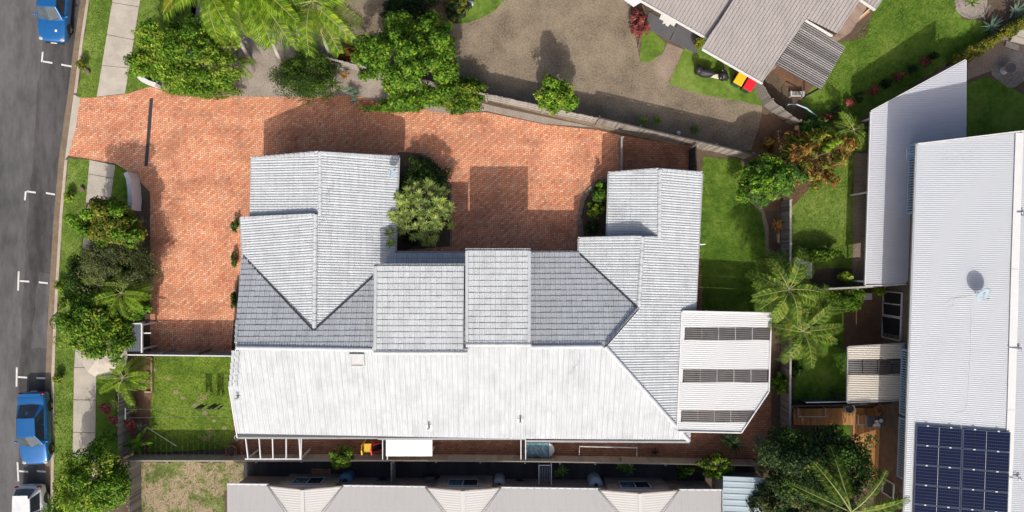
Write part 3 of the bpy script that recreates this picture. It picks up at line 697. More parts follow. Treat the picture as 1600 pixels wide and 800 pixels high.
# single-storey garage doors to the brick drive
for px in (560,):
    pass
g = MB(); a = GX(800, 404, E)
for k in range(5): g.box((a.x, a.y+.03, .24+.42*k), (2.6, .06, .40))
g.build('garage_door', M['white'], HS)
g = MB(); a = GX(500, 254, E)
for k in range(5): g.box((a.x, a.y+.04, .24+.42*k), (4.6, .06, .40))
g.build('garage_door', M['white'], HS)
# low pale wing wall beside the garden bed
# fittings on the roof
def on(pl, px, py, h): p = G(px, py, h); return Vector((p.x, p.y, pl.z(p.x, p.y)))
p = on(lo, 553, 565, 5.0); m = MB(); q = lo.uv(p)
sk = MB()
for du, dv, su, sv in ((0,.36,.82,.08),(0,-.36,.82,.08),(.37,0,.08,.64),(-.37,0,.08,.64)):
    c = lo.pt(q.x+du, q.y+dv, .09); sk.box(c, (su, sv, .12), mat=lo.M.to_3x3())
so = sk.build('skylight', M['gutter_dark'], HS); MB().box(lo.pt(q.x, q.y, .08), (.68,.66,.05), mat=lo.M.to_3x3()).build('skylight_pane', M['gutter_dark'], so)
for px, py, s in ((670,669,.42),(813,658,.36),(377,619,.30)):
    p = on(lo, px, py, 2.9); m = MB(); m.box(p+Vector((0,0,.05)), (s,s,.03), mat=lo.M.to_3x3()); v = m.build('vent_flashing', M['gutter_dark'], HS)
    MB().lathe([(.05,0),(.05,.38),(.08,.38),(.08,.46),(0,.48)], p, 10).build('vent_pipe', M['gutter_dark'], v)
# ================================================================ sheet-metal roofs and the other buildings
def pitched(A, B, deg, flip=False):         # plane through eave A-B rising at a pitch to the left of A->B seen from above
    A = Vector(A); B = Vector(B); d = (B-A); d.z = 0; d.normalize(); n = Vector((-d.y, d.x, 0))*(-1 if flip else 1)
    return Plane(A, B, (A+B)/2 + n*3 + Vector((0,0,3*math.tan(R(deg)))))
def corrugated(parent, name, pl, polys, along='v', pitch=.1, amp=.012, mat='bluewhite', lift=0, square=False, thick=.0):
    b = MB()
    for poly in polys:
        P = ccw([pl.uv(G(*p)) for p in poly]); bm = bmesh.new()
        lo_u, hi_u = min(p.x for p in P), max(p.x for p in P); lo_v, hi_v = min(p.y for p in P), max(p.y for p in P)
        lo, hi, c0, c1 = (lo_u, hi_u, lo_v, hi_v) if along == 'v' else (lo_v, hi_v, lo_u, hi_u)
        i0, i1 = int(math.floor(lo/pitch))-1, int(math.ceil(hi/pitch))+1; prev = None
        prof = ((0,0),(.62,0),(.72,1),(.9,1)) if square else ((0,0),(.25,.5),(.5,1),(.75,.5))
        for i in range(i0, i1+1):
            for t, z in prof:
                s = (i+t)*pitch; q = [(s, c0-.1), (s, c1+.1)] if along == 'v' else [(c0-.1, s), (c1+.1, s)]
                cur = [bm.verts.new((x, y, amp*z+lift)) for x, y in q]
                if prev: bm.faces.new((prev[0], cur[0], cur[1], prev[1]))
                prev = cur
        clip_bm(bm, P); bm.verts.index_update()
        vs = [pl.pt(*v.co) for v in bm.verts]; fs = []
        for f in bm.faces:
            ids = [v.index for v in f.verts]; a, c, d = vs[ids[0]], vs[ids[1]], vs[ids[2]]
            fs.append(ids if (c-a).cross(d-c).z > 0 else ids[::-1])
        b.add(vs, fs); bm.free()
    return b.build(name, M[mat], parent)
def seg(parent, name, a, b, w, h, mat):
    m = MB(); m.beam(G(*a), G(*b), w, h); return m.build(name, M[mat], parent)
def post(parent, px, py, z1, mat='white', s=.1, name='post'):
    p = GX(px, py, z1); m = MB(); m.box((p.x, p.y, z1/2), (s, s, z1)); return m.build(name, M[mat], parent)

# ---- two-storey building on the right
B2 = thing('apartment_building', GX(1480,500,0), 'large two-storey brown brick building under a long pale corrugated metal roof', 'building')
def eave2(y): return 1433-(y-226)*20/574
e2 = Plane(G(eave2(226),226,5.2), G(eave2(830),830,5.2), G(1583,500,6.2))
corrugated(B2, 'roof_sheet', e2, [[(eave2(226),226,5.2),(eave2(880),880,5.2),(1570,880,6.2),(1593,207,6.2)]], 'v', .11, .012, 'bluewhite')
e3 = Plane(G(1748,226,5.2), G(1735,830,5.2), G(1583,500,6.2))
corrugated(B2, 'roof_sheet', e3, [[(1593,207,6.2),(1570,880,6.2),(1730,880,5.2),(1750,190,5.2)]], 'v', .11, .012, 'bluewhite')
for a, b in (((1593,207.5,6.23),(1586,420,6.23)), ((1586,420.5,6.23),(1580,640,6.23)), ((1580,640.5,6.23),(1570,880,6.23))): seg(B2, 'ridge_capping', a, b, .42, .03, 'white')
seg(B2, 'gutter', (eave2(226)-1.5,225,5.14), (eave2(880)-1.5,880,5.14), .13, .11, 'gutter_dark')
seg(B2, 'barge_board', (eave2(226),225,5.17), (1593,205.5,6.18), .06, .2, 'white'); seg(B2, 'barge_board', (1593,205.5,6.18), (1750,189,5.17), .06, .2, 'white')
def wx(y): return 1380-(y-450)*.035
WALL = [GX(wx(260),258,0), GX(wx(880),880,0), GX(1700,880,0), GX(1712,240,0)]
m = MB(); m.prism([(p.x, p.y) for p in WALL], 0, 5.1); m.build('wall', M['brick_brown'], B2)
def wallpt(y, z, out=0.03): p = GX(wx(y), y, 0); return Vector((p.x-out, p.y, z))
def wall_window(y0, y1, z0, z1, n, mat='glass', frame='white', name='window', bars=1):
    a = wallpt(y0, z0); b = wallpt(y1, z0); f = MB()
    for z in (z0, z1): f.beam(a+Vector((0,0,z-z0)), b+Vector((0,0,z-z0)), .09, .07)
    for k in range(n+1): p = a.lerp(b, k/n); f.box((p.x, p.y, (z0+z1)/2), (.09, .06, z1-z0))
    o = f.build(name, M[frame], B2)
    for k in range(n):
        p = a.lerp(b, (k+.5)/n); MB().box((p.x+.012, p.y, (z0+z1)/2), (.02, abs(b.y-a.y)/n-.05, z1-z0-.05), R(2)).build('pane', M[mat], o)
    return o
wall_window(455, 491, .1, 2.15, 2, name='sliding_door'); wall_window(493, 526, .1, 2.15, 1, name='sliding_door')
wall_window(740, 762, .8, 2.0, 1); wall_window(300, 330, .1, 2.1, 2, name='sliding_door'); wall_window(560, 600, .1, 2.1, 2, name='sliding_door')
M['paleblue'] = plain('pale_blue_metal', (.36, .47, .56), .5, .08)
def louvre(y0, y1, z0, z1, n):
    f = MB(); a = wallpt(y0, z0, .22); b = wallpt(y1, z0, .22)
    for z in (z0, z1): f.beam(a+Vector((0,0,z-z0)), b+Vector((0,0,z-z0)), .10, .07)
    for p in (a, b): f.box((p.x, p.y, (z0+z1)/2), (.10, .07, z1-z0)); f.box((p.x+.12, p.y, z0), (.2,.05,.05))
    f.box((a.x+.12, (a.y+b.y)/2, z1), (.30, abs(a.y-b.y), .03))
    o = f.build('shutter', M['paleblue'], B2); sl = MB().box((0,0,0), (.05, .055, z1-z0-.06)).mesh('slat', M['paleblue'])
    for k in range(n):
        p = a.lerp(b, (k+.5)/n)-origin(B2); link('slat', sl, o, (p.x, p.y, (z0+z1)/2))
louvre(238, 338, 2.75, 3.75, 26); louvre(536, 630, 2.7, 3.75, 26); louvre(636, 722, 2.7, 3.75, 24)
m = MB(); a = G(1417,232,4.0); b = G(1417,249,4.0); c = G(1432,240,4.2); m.tube([a, b], .05, 8); m.tube([(a+b)/2, c], .045, 8); m.build('downpipe', M['paleblue'], B2)
p = G(1590,332,6.25)
m = MB(); m.tube([G(1598,328,6.24), G(1598,338,6.24)], .05); m.tube([G(1590,332,6.3), G(1600,332,6.3)], .03); m.build('vent_pipe', M['steel'], B2)
for y in (543, 746):
    m = MB(); m.tube([G(1576,y,6.26), G(1592,y+2,6.3)], .025, 6); m.lathe([(0,0),(.10,.0),(.10,.06),(0,.08)], G(1593,y+2,6.27), 10); m.build('roof_anchor', M['steel'], B2)
# ---- patio roofs
PA = thing('patio_cover', GX(1390,300,0), 'long white corrugated patio roof with a pointed end attached to the brown brick building', 'patio roof')
pa = Plane(G(1361,175,2.35), G(1352,445,2.35), G(1416,300,2.62))
corrugated(PA, 'roof_sheet', pa, [[(1361,175,2.35),(1352,445,2.35),(1415,443,2.62),(1507,300,2.9),(1507.5,95,2.9)]], 'v', .11, .014, 'lavender')
for a, b in (((1360,175,2.33),(1351,446,2.33)), ((1361,173.5,2.36),(1508,93.5,2.92)), ((1508.5,94,2.92),(1508,225,2.92)), ((1352,446.5,2.36),(1416,444.5,2.6))): seg(PA, 'fascia', a, b, .06, .13, 'white')
for px, py in ((1363,184),(1358,300),(1353,440),(1503,100)): post(PA, px, py, 2.3)
PB = thing('patio_cover', GX(1370,580,0), 'small beige corrugated patio roof with one dark translucent band', 'patio roof')
pb = Plane(G(1325,543,2.4), G(1324,628,2.4), G(1413,585,2.62))
corrugated(PB, 'roof_sheet', pb, [[(1325,543,2.4),(1325,562,2.4),(1414,560,2.62),(1414,537,2.62)], [(1325,586,2.4),(1324,628,2.4),(1413,624,2.62),(1414,584,2.62)]], 'v', .13, .028, 'beige')
for k in range(4):
    x0, x1 = 1325+k*22.25, 1325+(k+1)*22.25-.4; corrugated(PB, 'translucent_panel', pb, [[(x0,562.3,2.4),(x0,585.7,2.4),(x1,585.2,2.46),(x1,561.5,2.46)]], 'v', .13, .02, 'poly', .004)
for a, b in (((1324,542,2.4),(1323,629,2.4)), ((1324,629,2.4),(1413,625.5,2.62)), ((1325,541.5,2.42),(1414,536,2.64))): seg(PB, 'fascia', a, b, .06, .12, 'gutter_dark')
for px, py in ((1327,546),(1326,625)): post(PB, px, py, 2.35, 'darktimber')
CP = thing('carport', GX(1130,580,0), 'white corrugated carport roof with three dark translucent strips and one cut corner', 'carport')
cp = Plane(G(1204,490,2.62), G(1199,640,2.62), G(1064,580,2.80))
P5 = lambda *q: [tuple(x) for x in q]
bands = [(487,511.5),(531.5,577),(597.5,641),(659.5,675)]
def cx0(y): return 1066-(y-487)*.043
def cx1(y): return 1204-(y-490)*.03 if y < 612 else 1200.3-(y-612)*.67
corrugated(CP, 'roof_sheet', cp, [[(cx0(a),a,2.8),(cx0(b),b,2.8),(cx1(b),b,2.62),(cx1(a),a,2.62)] if not a < 612 < b else [(cx0(a),a,2.8),(cx0(b),b,2.8),(cx1(b),b,2.62),(1200.3,612,2.62),(cx1(a),a,2.62)] for a, b in bands], 'v', .12, .016, 'whitemetal', square=True)
for a, b in ((511.5,531.5),(577,597.5),(641,659.5)):
    xa, xb = cx0(a)+5, cx1(b)-1; n = 5 if b < 620 else 4
    MB().add([G(cx0(a),a,2.8),G(cx0(b),b,2.8),G(cx0(b)+5,b,2.8),G(cx0(a)+5,a,2.8)], [(0,1,2,3)]).build('roof_sheet', M['whitemetal'], CP)
    for k in range(n):
        x0, x1 = xa+(xb-xa)*k/n+.35, xa+(xb-xa)*(k+1)/n-.35
        corrugated(CP, 'translucent_panel', cp, [[(x0,a+.5,2.7),(x0,b-.5,2.7),(x1,b-.5,2.7),(min(x1, cx1(a)-1) if b < 620 else x1+ (11 if k == n-1 else 0),a+.5,2.7)]], 'v', .12, .014, 'poly', .002)
    for k in range(1, n):
        x = xa+(xb-xa)*k/n; seg(CP, 'panel_joint', (x,a,2.76-.1*k/n), (x,b,2.76-.1*k/n), .04, .03, 'gutter_dark')
for a, b in (((1066,486,2.81),(1204.5,489,2.63)), ((1204.8,489.5,2.63),(1201,612,2.63)), ((1200.5,612.5,2.63),(1158,676,2.67)), ((1157.5,676,2.67),(1057.5,674,2.81)), ((1065,487,2.82),(1057.5,673,2.82))): seg(CP, 'fascia', a, b, .07, .15, 'white')
for px, py in ((1198,494),(1195,608),(1155,668)): post(CP, px, py, 2.55)

# ---- house with the grey ribbed roof, top right
GH = thing('grey_roof_house', GX(1180,20,0), 'house under a grey ribbed roof set at an angle at the top of the photo', 'house')
g2 = pitched(G(1191,129,2.6), G(1098,75,2.6), 14, True)
g1 = pitched(G(1105,59,2.4), G(985,-10,2.4), 14, True)
gd = (G(1143,0,0)-G(1105,59,0))
def far(px, py, k): return (px+38*k, py-59*k, 2.6+ .9*k/1.0*.6)
corrugated(GH, 'roof_sheet', g2, [[(1098,75,2.6),(1191,129,2.6),(1327,-72,4.0),(1226,-130,4.0)], [(1256,33,3.2),(1300,58,3.0),(1352,-20,3.6),(1321,-63,3.9)]], 'v', .21, .035, 'greyroof', square=True)
corrugated(GH, 'roof_sheet', g1, [[(985,-10,2.4),(1105,59,2.4),(1230,-130,4.0),(1110,-200,4.0)]], 'v', .21, .035, 'greyroof', square=True)
for a, b in (((984,-8,2.38),(1105,61,2.38)), ((1097,77,2.58),(1191,131,2.58)), ((1257,31,3.2),(1300,56.5,3.0)), ((1338,-4,2.6),(1367,16,2.5))): seg(GH, 'fascia', a, b, .08, .16, 'white')
seg(GH, 'barge_board', (1097,76,2.62), (1150,-8,3.1), .06, .24, 'gutter_dark')
wall_prism(GH, [(1108,62,0),(1112,76,0),(1190,122,0),(1245,40,0),(1300,70,0),(1420,-120,0),(1220,-200,0),(1010,-40,0),(1000,-2,0)], 0, 2.36, 'brick_tan')
g4 = pitched(G(1367,17,2.5), G(1340,-1,2.5), 14, True)
corrugated(GH, 'roof_sheet', g4, [[(1340,-1,2.5),(1367,17,2.5),(1392,-18,2.9),(1368,-36,2.9)]], 'v', .21, .03, 'greyroof', square=True)
MB().add([G(966,-14,2.3),G(976,1,2.3),G(990,11,2.3),G(1001,4,2.3),G(990,-14,2.3)], [(0,1,2,3,4)]).build('porch_roof', M['whitemetal'], GH)
PG = thing('pergola', GX(1265,90,0), 'dark slatted pergola beside the grey ribbed roof', 'pergola')
pc = [G(1256,34,2.5), G(1321,73,2.45), G(1283,140,2.45), G(1212,101,2.5)]
MB().add([p-Vector((0,0,.05)) for p in pc]+[p-Vector((0,0,.06)) for p in pc], [(3,2,1,0),(4,5,6,7)]).build('shade_sheet', M['darktimber'], PG)
M['slatgrey'] = m_timber('slat_grey', [(.16,.155,.16),(.30,.29,.29),(.42,.41,.40)])
for k in range(24):
    t = (k+.5)/24; m = MB(); m.beam(pc[0].lerp(pc[3], t), pc[1].lerp(pc[2], t), .05, .05); m.build('slat', M['slatgrey'], PG)
for px, py in ((1318,74),(1282,137),(1216,101)): post(PG, px, py, 2.4, 'darktimber')
# ---- cream roofed row at the bottom
CR = thing('cream_roof_house', GX(740,790,0), 'row of houses with a flat cream metal roof and ribbed gables along the bottom edge', 'house')
cm = pitched(G(355,757,2.5), G(1127,766,2.5), 17, True)
if cm.v.y > 0: cm = pitched(G(355,757,2.5), G(1127,766,2.5), 17)
corrugated(CR, 'roof_sheet', cm, [[(355,757,2.5),(1127,766,2.5),(1130,900,4.2),(352,900,4.2)]], 'v', .45, .012, 'cream', square=True)
for (xl, yl), (xm, ym), (xr, yr) in (((418,759.5),(472,765.5),(536,760)), ((665,762.5),(723,767,),(783,762.5)), ((935,766),(1000,771),(1061,766.5))):
    a = Plane(G(xl,yl,2.52), G(xl+4,yl+80,2.52), G(xm+1,ym+30,3.38)); b = Plane(G(xr,yr,2.52), G(xr-4,yr+80,2.52), G(xm+1,ym+30,3.38))
    corrugated(CR, 'gable_sheet', a, [[(xl,yl,2.52),(xm,ym,3.38),(xm+2,ym+95,3.38),(xl+20,yl+50,2.8)]], 'v', .14, .010, 'cream_rib', .015)
    corrugated(CR, 'gable_sheet', b, [[(xr,yr,2.52),(xm,ym,3.38),(xm+2,ym+95,3.38),(xr-20,yr+50,2.8)]], 'v', .14, .010, 'cream_rib', .015)
    seg(CR, 'ridge_capping', (xm,ym+.5,3.42), (xm+2,ym+85,3.42), .22, .03, 'cream_rib')
    seg(CR, 'valley_strip', (xl,yl+.5,2.6), (xm-4,ym+70,3.5), .05, .03, 'gutter_dark'); seg(CR, 'valley_strip', (xr,yr+.5,2.6), (xm+8,ym+70,3.5), .05, .03, 'gutter_dark')
    seg(CR, 'barge_board', (xl,yl-.8,2.48), (xm,ym-.8,3.34), .05, .16, 'brick_tan'); seg(CR, 'barge_board', (xm,ym-.8,3.34), (xr,yr-.8,2.48), .05, .16, 'brick_tan')
    A = GX(xl+16, yl+.5, 2.5); B = GX(xr-14, yr+.5, 2.5); Pm = GX(xm, yl+.5, 2.5)
    m = MB(); m.prism([(A.x,A.y),(B.x,B.y),(B.x,B.y-2),(A.x,A.y-2)], 0, 2.44); m.build('wall', M['brick_tan'], CR)
    X0 = GX(xl,yl,2.5).x; X1 = GX(xr,yr,2.5).x; XM = GX(xm,ym,3.38).x
    m = MB(); y0 = A.y; m.add([(X0+.1,y0,2.4),(X1-.1,y0,2.4),(XM,y0,3.25),(X0+.1,y0-.1,2.4),(X1-.1,y0-.1,2.4),(XM,y0-.1,3.25)], [(1,0,2),(3,4,5),(0,3,5,2),(1,2,5,4),(0,1,4,3)]); m.build('gable_wall', M['brick_tan'], CR)
    wc = (xl+xr)/2-2; fr = MB(); p = GX(wc, yl, 2.5); y = A.y+.03; w = 1.75; z0, z1 = 1.0, 2.2
    for zz in (z0, z1): fr.box((p.x, y, zz), (w+.08, .09, .06))
    for k in range(3): fr.box((p.x-w/2+w*k/2, y, (z0+z1)/2), (.06, .09, z1-z0))
    fo = fr.build('window', M['gutter_dark'], CR)
    for k in range(2): MB().box((p.x-w/4+w/2*k, y, (z0+z1)/2), (w/2-.06,.03,z1-z0-.06)).build('pane', M['blueglass'] if k == 0 else M['glass'], fo)
for a, b in (((355,756,2.46),(420,756.8,2.46)), ((534,758.5,2.46),(667,760.5,2.46)), ((781,761.5,2.46),(938,763.8,2.46)), ((1059,765,2.46),(1127,765.2,2.46))):
    seg(CR, 'gutter', (a[0],a[1]+.6,a[2]), (b[0],b[1]+.6,b[2]), .12, .10, 'white')
seg(CR, 'barge_board', (1128.3,765,2.45), (1131,900,4.1), .05, .2, 'white')
wall_prism(CR, [(362,764,2.5),(1120,772,2.5),(1120,880,2.5),(362,880,2.5)], 0, 2.4, 'brick_tan')
# ---- sheds
SH = thing('garden_shed', GX(1162,780,0), 'pale blue ribbed shed roof beside the cream house in the bottom corner', 'shed')
sp = Plane(G(1129,745,2.1), G(1127,840,2.1), G(1205,790,2.3))
corrugated(SH, 'roof_sheet', sp, [[(1130,745,2.1),(1127,860,2.1),(1203,860,2.3),(1201,748,2.3)]], 'v', .36, .03, 'bluegrey', square=True)
seg(SH, 'fascia', (1129,744.5,2.08), (1202,747.3,2.28), .05, .12, 'bluegrey'); wall_prism(SH, [(1133,752,2.1),(1198,754,2.1),(1196,850,2.1),(1133,850,2.1)], 0, 2.04, 'bluegrey')
LT = thing('lean_to', GX(208,528,0), 'small dark ribbed lean-to roof with a white edge beside the brick drive', 'lean-to roof')
M['darkroof'] = m_sheet('dark_blue_sheet', (.075,.088,.105), (.05,.06,.07), .5)
lt = Plane(G(197,549,1.95), G(221,549,1.95), G(209,507,2.1))
corrugated(LT, 'roof_sheet', lt, [[(197,549,1.95),(221,549,1.95),(221,506,2.1),(197,506,2.1)]], 'v', .14, .025, 'darkroof', square=True)
for a, b in (((197,505.5,2.13),(222,505.5,2.13)), ((222,505.5,2.13),(222,551,1.98))): seg(LT, 'fascia', a, b, .07, .12, 'white')
seg(LT, 'rail', (222.5,520.5,1.9), (236,520.5,1.9), .07, .07, 'white')
for px, py in ((220,508),(220,546),(200,508)): post(LT, px, py, 1.9)

# ================================================================ fences
def fence(label, top, h, pw=.11, mat='paling', side=1, rails=3, group=None, cap=None, gap=.003, th=.018, railmat='rail', name='timber_fence', cat='fence', postmat='paling', jag=.03, rails_vis=True):
    P = [GX(x, y, h) for x, y in top]; t = thing(name, tuple(P[0]), label, cat, group); o0 = P[0]
    meshes = [MB().box((0,0,(h+j)/2-.0), (pw-gap, th, h+j)).mesh('paling', M[mat]) for j in (-jag, 0, jag)]
    k = 0; rb = random.Random(len(label))
    for a, b in zip(P, P[1:]):
        d = b-a; L = d.length; ang = math.atan2(d.y, d.x); d.normalize(); n = Vector((-d.y, d.x, 0))*side
        cnt = max(1, round(L/pw))
        for i in range(cnt):
            p = a+d*(L*(i+.5)/cnt)-o0; link('paling', rb.choice(meshes), t, (p.x, p.y, .06+rb.uniform(-.01,.01)), (rb.uniform(-.012,.012), 0, ang+rb.uniform(-.02,.02)))
        q = n*(th/2+.024)
        for z in ((.3, h*.55, h-.22)[:rails] if rails < 4 else [h*(i+.5)/rails for i in range(rails)]):
            m = MB(); m.beam(a+q+Vector((0,0,z+.06)), b+q+Vector((0,0,z+.06)), .045, .085); m.build('rail', M[railmat], t)
        np_ = max(1, round(L/2.4))
        for i in range(np_+1):
            if i == np_ and b is not P[-1]: continue
            p = a+d*(L*i/np_)+n*(th/2+.10); m = MB(); m.box((p.x, p.y, (h+.02)/2), (.10,.10,h+.02), ang); m.build('post', M[postmat], t)
        if cap:
            m = MB(); m.beam(a+Vector((0,0,h+.085+jag)), b+Vector((0,0,h+.085+jag)), .11 if cap == 'rail' else .07, .035); m.build('capping', M[cap], t)
    return t
fence('weathered grey timber fence with rails showing, from the palms to the small round tree', [(505,88),(560,102),(660,124),(760,147),(850,166),(936,185)], 1.6, .115, side=-1, rails=3)
fence('grey paling fence with a dark capping along the neighbour driveway with spiky plants', [(937,185),(1000,200),(1060,214),(1120,228),(1177,242)], 1.8, .14, side=1, cap='darktimber', gap=.004)
fence('short bent paling fence below the pergola and the wheelie bins', [(1188,125),(1206,157),(1250,190)], 1.5, .15, side=1, gap=.005, mat='paling')
fence('long beige boarded fence between the brick side yard and the dark alley', [(192,719.5),(400,719.5),(612,719),(820,720.5),(1040,724),(1186,727)], 1.35, .33, 'paling_beige', side=-1, gap=.006, jag=.0, cap='paling_beige', rails=2)
fence('grey plank fence with pale capping along the right side yards behind the big palm', [(1234,312),(1234,450),(1234,560),(1233,684)], 1.5, .115, side=1, cap='rail')
fence('grey timber fence with three rails beside the round tree at the bottom left', [(203,722),(202,860)], 1.4, .115, side=-1)
fence('timber fence along the street end of the walled garden behind the red bromeliads', [(186,556),(185,718)], 1.4, .115, side=-1)
fence('white capped timber fence between the brick drive and the walled garden', [(196,554),(366,556)], 1.7, .12, side=1, cap='white')
fence('low grey timber screen across the brick court by the right wing', [(971,214),(971,268)], 1.2, .12, side=1, cap='rail')
fence('dark paling fence between the brick court and the right lawn', [(1087,228),(1087,268)], 1.7, .12, 'darktimber', side=1, cap='darktimber')
fence('thin grey fence beside the big palm dividing the two back gardens', [(1278,452),(1340,449),(1416,444)], 1.5, .12, side=-1, cap='rail')
fence('dark fence behind the orange timber deck', [(1237,634),(1325,632),(1410,628)], 1.3, .12, 'darktimber', side=-1, cap='darktimber')
fence('low timber fence under the golden hedge at the top right', [(1492,97),(1545,68),(1605,32)], .9, .12, 'darktimber', side=-1)
fence('short dark fence across the alley beside the blue drum', [(612,722),(612,762)], 1.4, .12, 'darktimber', side=1, cap='paling')
# ================================================================ plants
def np_mesh(name, v, fsize, mats, smooth=False):
    n = len(v)//fsize; me = bpy.data.meshes.new(name); me.vertices.add(len(v)); me.vertices.foreach_set('co', np.ascontiguousarray(v, dtype=np.float32).ravel())
    me.loops.add(len(v)); me.loops.foreach_set('vertex_index', np.arange(len(v), dtype=np.int32)); me.polygons.add(n)
    me.polygons.foreach_set('loop_start', np.arange(0, len(v), fsize, dtype=np.int32)); me.update(calc_edges=True); me.materials.append(mats); return me
def unit(a): return a/np.maximum(np.linalg.norm(a, axis=1, keepdims=True), 1e-9)
def leaves_at(c, nrm, L, W):
    n = len(c); t = unit(np.cross(nrm, unit(rng.normal(size=(n, 3))))); s = np.cross(nrm, t); L = L[:,None]; W = W[:,None]
    v = np.empty((n, 4, 3)); v[:,0] = c-t*L/2; v[:,1] = c+s*W/2+nrm*W*.12; v[:,2] = c+t*L/2-nrm*L*.10; v[:,3] = c-s*W/2+nrm*W*.12
    return v.reshape(-1, 3)
def crown_cloud(c, r, nl, size, clumps, clump_r=.38, up=.6, low=-.35, gap=0, aspect=.5):
    c = np.array(c); r = np.array(r); K = clumps
    d = unit(rng.normal(size=(K*4, 3))); d = d[d[:,2] > low][:K]; K = len(d)
    ph = rng.uniform(0, 6.28, 4); az = np.arctan2(d[:,1], d[:,0]); lobe = 1+.13*np.sin(2*az+ph[0])+.12*np.sin(3*az+ph[1])+.09*np.sin(5*az+ph[2])
    rad = rng.uniform(.45, 1.0, K)**.6*lobe*rng.uniform(.88, 1.12, K); cc = d*rad[:,None]*(1-clump_r*.6)
    cs = clump_r*rng.uniform(.6, 1.25, K)
    w = cs**2; k = rng.choice(K, nl, p=w/w.sum())
    dd = unit(rng.normal(size=(nl, 3))); dd[:,2] = np.abs(dd[:,2])*np.where(rng.random(nl) < .75, 1, -1)
    q = cc[k] + dd*(cs[k]*rng.random(nl)**.4)[:,None]
    nrm = unit(dd*.9 + np.array([0, 0, up]) + rng.normal(size=(nl, 3))*.45)
    L = size*rng.uniform(.4, 1.5, nl)
    return leaves_at(c+q*r, nrm, L, L*aspect), c+cc*r
def tree(name, label, cat, px, py, rx, ry, h0, h1, mat, n=9000, leaf=.16, clumps=60, clump_r=.3, up=.6, low=-.35, group=None, trunk_r=.11, base=None, aspect=.5, extra=None, bark='bark'):
    hm = (h0+h1)/2; c = G(px, py, hm); k = (1-hm/CAM_H)/25; r = (rx*k, ry*k, (h1-h0)/2)
    b = Vector((c.x, c.y, .1)) if base is None else Vector((*GX(*base, 0)[:2], .1))
    t = thing(name, b, label, cat, group)
    v, cc = crown_cloud(c, r, n, leaf, clumps, clump_r, up, low, aspect=aspect)
    parts = [('crown' if h1 > 1.6 else 'foliage', v, mat)]
    if extra:                                 # share of the leaves that are of a second colour: outer tips
        v2, _ = crown_cloud(c+Vector((0,0,.12)), (r[0]*1.02, r[1]*1.02, r[2]*1.02), int(n*extra[1]), leaf, int(clumps*.6), clump_r*.8, up, .1, aspect=aspect); parts.append((None, v2, extra[0]))
    nm = parts[0][0]; me = np_mesh(nm, np.concatenate([q[1] for q in parts])-np.array(b), 4, M[mat])
    if extra: me.materials.append(M[extra[0]]); mi = np.zeros(len(me.polygons), np.int32); mi[len(v)//4:] = 1; me.polygons.foreach_set('material_index', mi)
    link(nm, me, t)
    m = MB(); top = Vector(c)-Vector((0,0,(h1-h0)*.12)); j = Vector((random.uniform(-.1,.1), random.uniform(-.1,.1), 0))
    m.tube([b, b.lerp(top, .4)+j, top], [trunk_r, trunk_r*.75, trunk_r*.3], 8)
    for q in cc[rng.permutation(len(cc))[:9]]:
        s = b.lerp(top, random.uniform(.3,.8)); q = Vector(q); m.tube([s, s.lerp(q, .5)+Vector((0,0,.12)), q], [trunk_r*.5, trunk_r*.3, trunk_r*.1], 5)
    m.build('trunk' if h1 > 1.6 else 'stem', M[bark], t)
    return t
# ---- palms: feather fronds
def frond_mesh(name, L, wl, n, droop, rise, mat, width=.05, vee=.35, tipless=.0):
    vs = []; rach = []
    for i in range(n+1):
        s = i/n; x = L*s*(1-.12*s*droop); z = L*(rise*s - droop*s*s*.9); rach.append(Vector((x, 0, z)))
    for i in range(1, n):
        s = i/n
        if s < .14: continue
        ll = wl*(math.sin(math.pi*(.10+.84*s))**.55)*random.uniform(.85, 1.1); p = rach[i]; d = (rach[i+1]-rach[i-1]).normalized()
        for sd in (-1, 1):
            ax = (d*(.35+.5*s)+Vector((0, sd, 0))+Vector((0,0,vee*.6))).normalized(); w = d*width*.5*random.uniform(.7,1.15)
            mid = p+ax*ll*.55; end = p+ax*ll*.95-Vector((0,0,ll*(.35+.25*random.random())))
            vs += [p-w*.6, p+w*.6, mid+w, mid-w, mid-w, mid+w, end+w*.12, end-w*.12]
    me = np_mesh(name, np.array([tuple(v) for v in vs]), 4, M[mat])
    m = MB(); m.tube(rach, [.014*(1-.8*i/n)+.002 for i in range(n+1)], 5); rm = m.mesh('rachis', M['stalk'])
    bm = bmesh.new(); bm.from_mesh(me); bm.from_mesh(rm)
    nf = len(me.polygons); bm.faces.ensure_lookup_table()
    for f in bm.faces[nf:]: f.material_index = 1
    bm.to_mesh(me); bm.free(); me.materials.append(M['stalk']); bpy.data.meshes.remove(rm); return me
M['stalk'] = plain('frond_stalk', (.20, .24, .06), .6)
FRONDS = {'green': [frond_mesh('frond', 1.0, .27, 38, d, ri, 'frond', .023) for d, ri in ((.45,.25),(.75,.35),(.95,.5))],
          'olive': [frond_mesh('frond', 1.0, .29, 40, d, ri, 'frond_olive', .025) for d, ri in ((.5,.25),(.9,.35),(1.2,.5))],
          'dry': [frond_mesh('frond', 1.0, .26, 24, d, ri, 'frond_dry', .026) for d, ri in ((.9,.0),(1.1,.05))],
          'date': [frond_mesh('frond', 1.0, .17, 44, d, ri, 'frond_olive', .016, .6) for d, ri in ((.35,.3),(.55,.4))]}
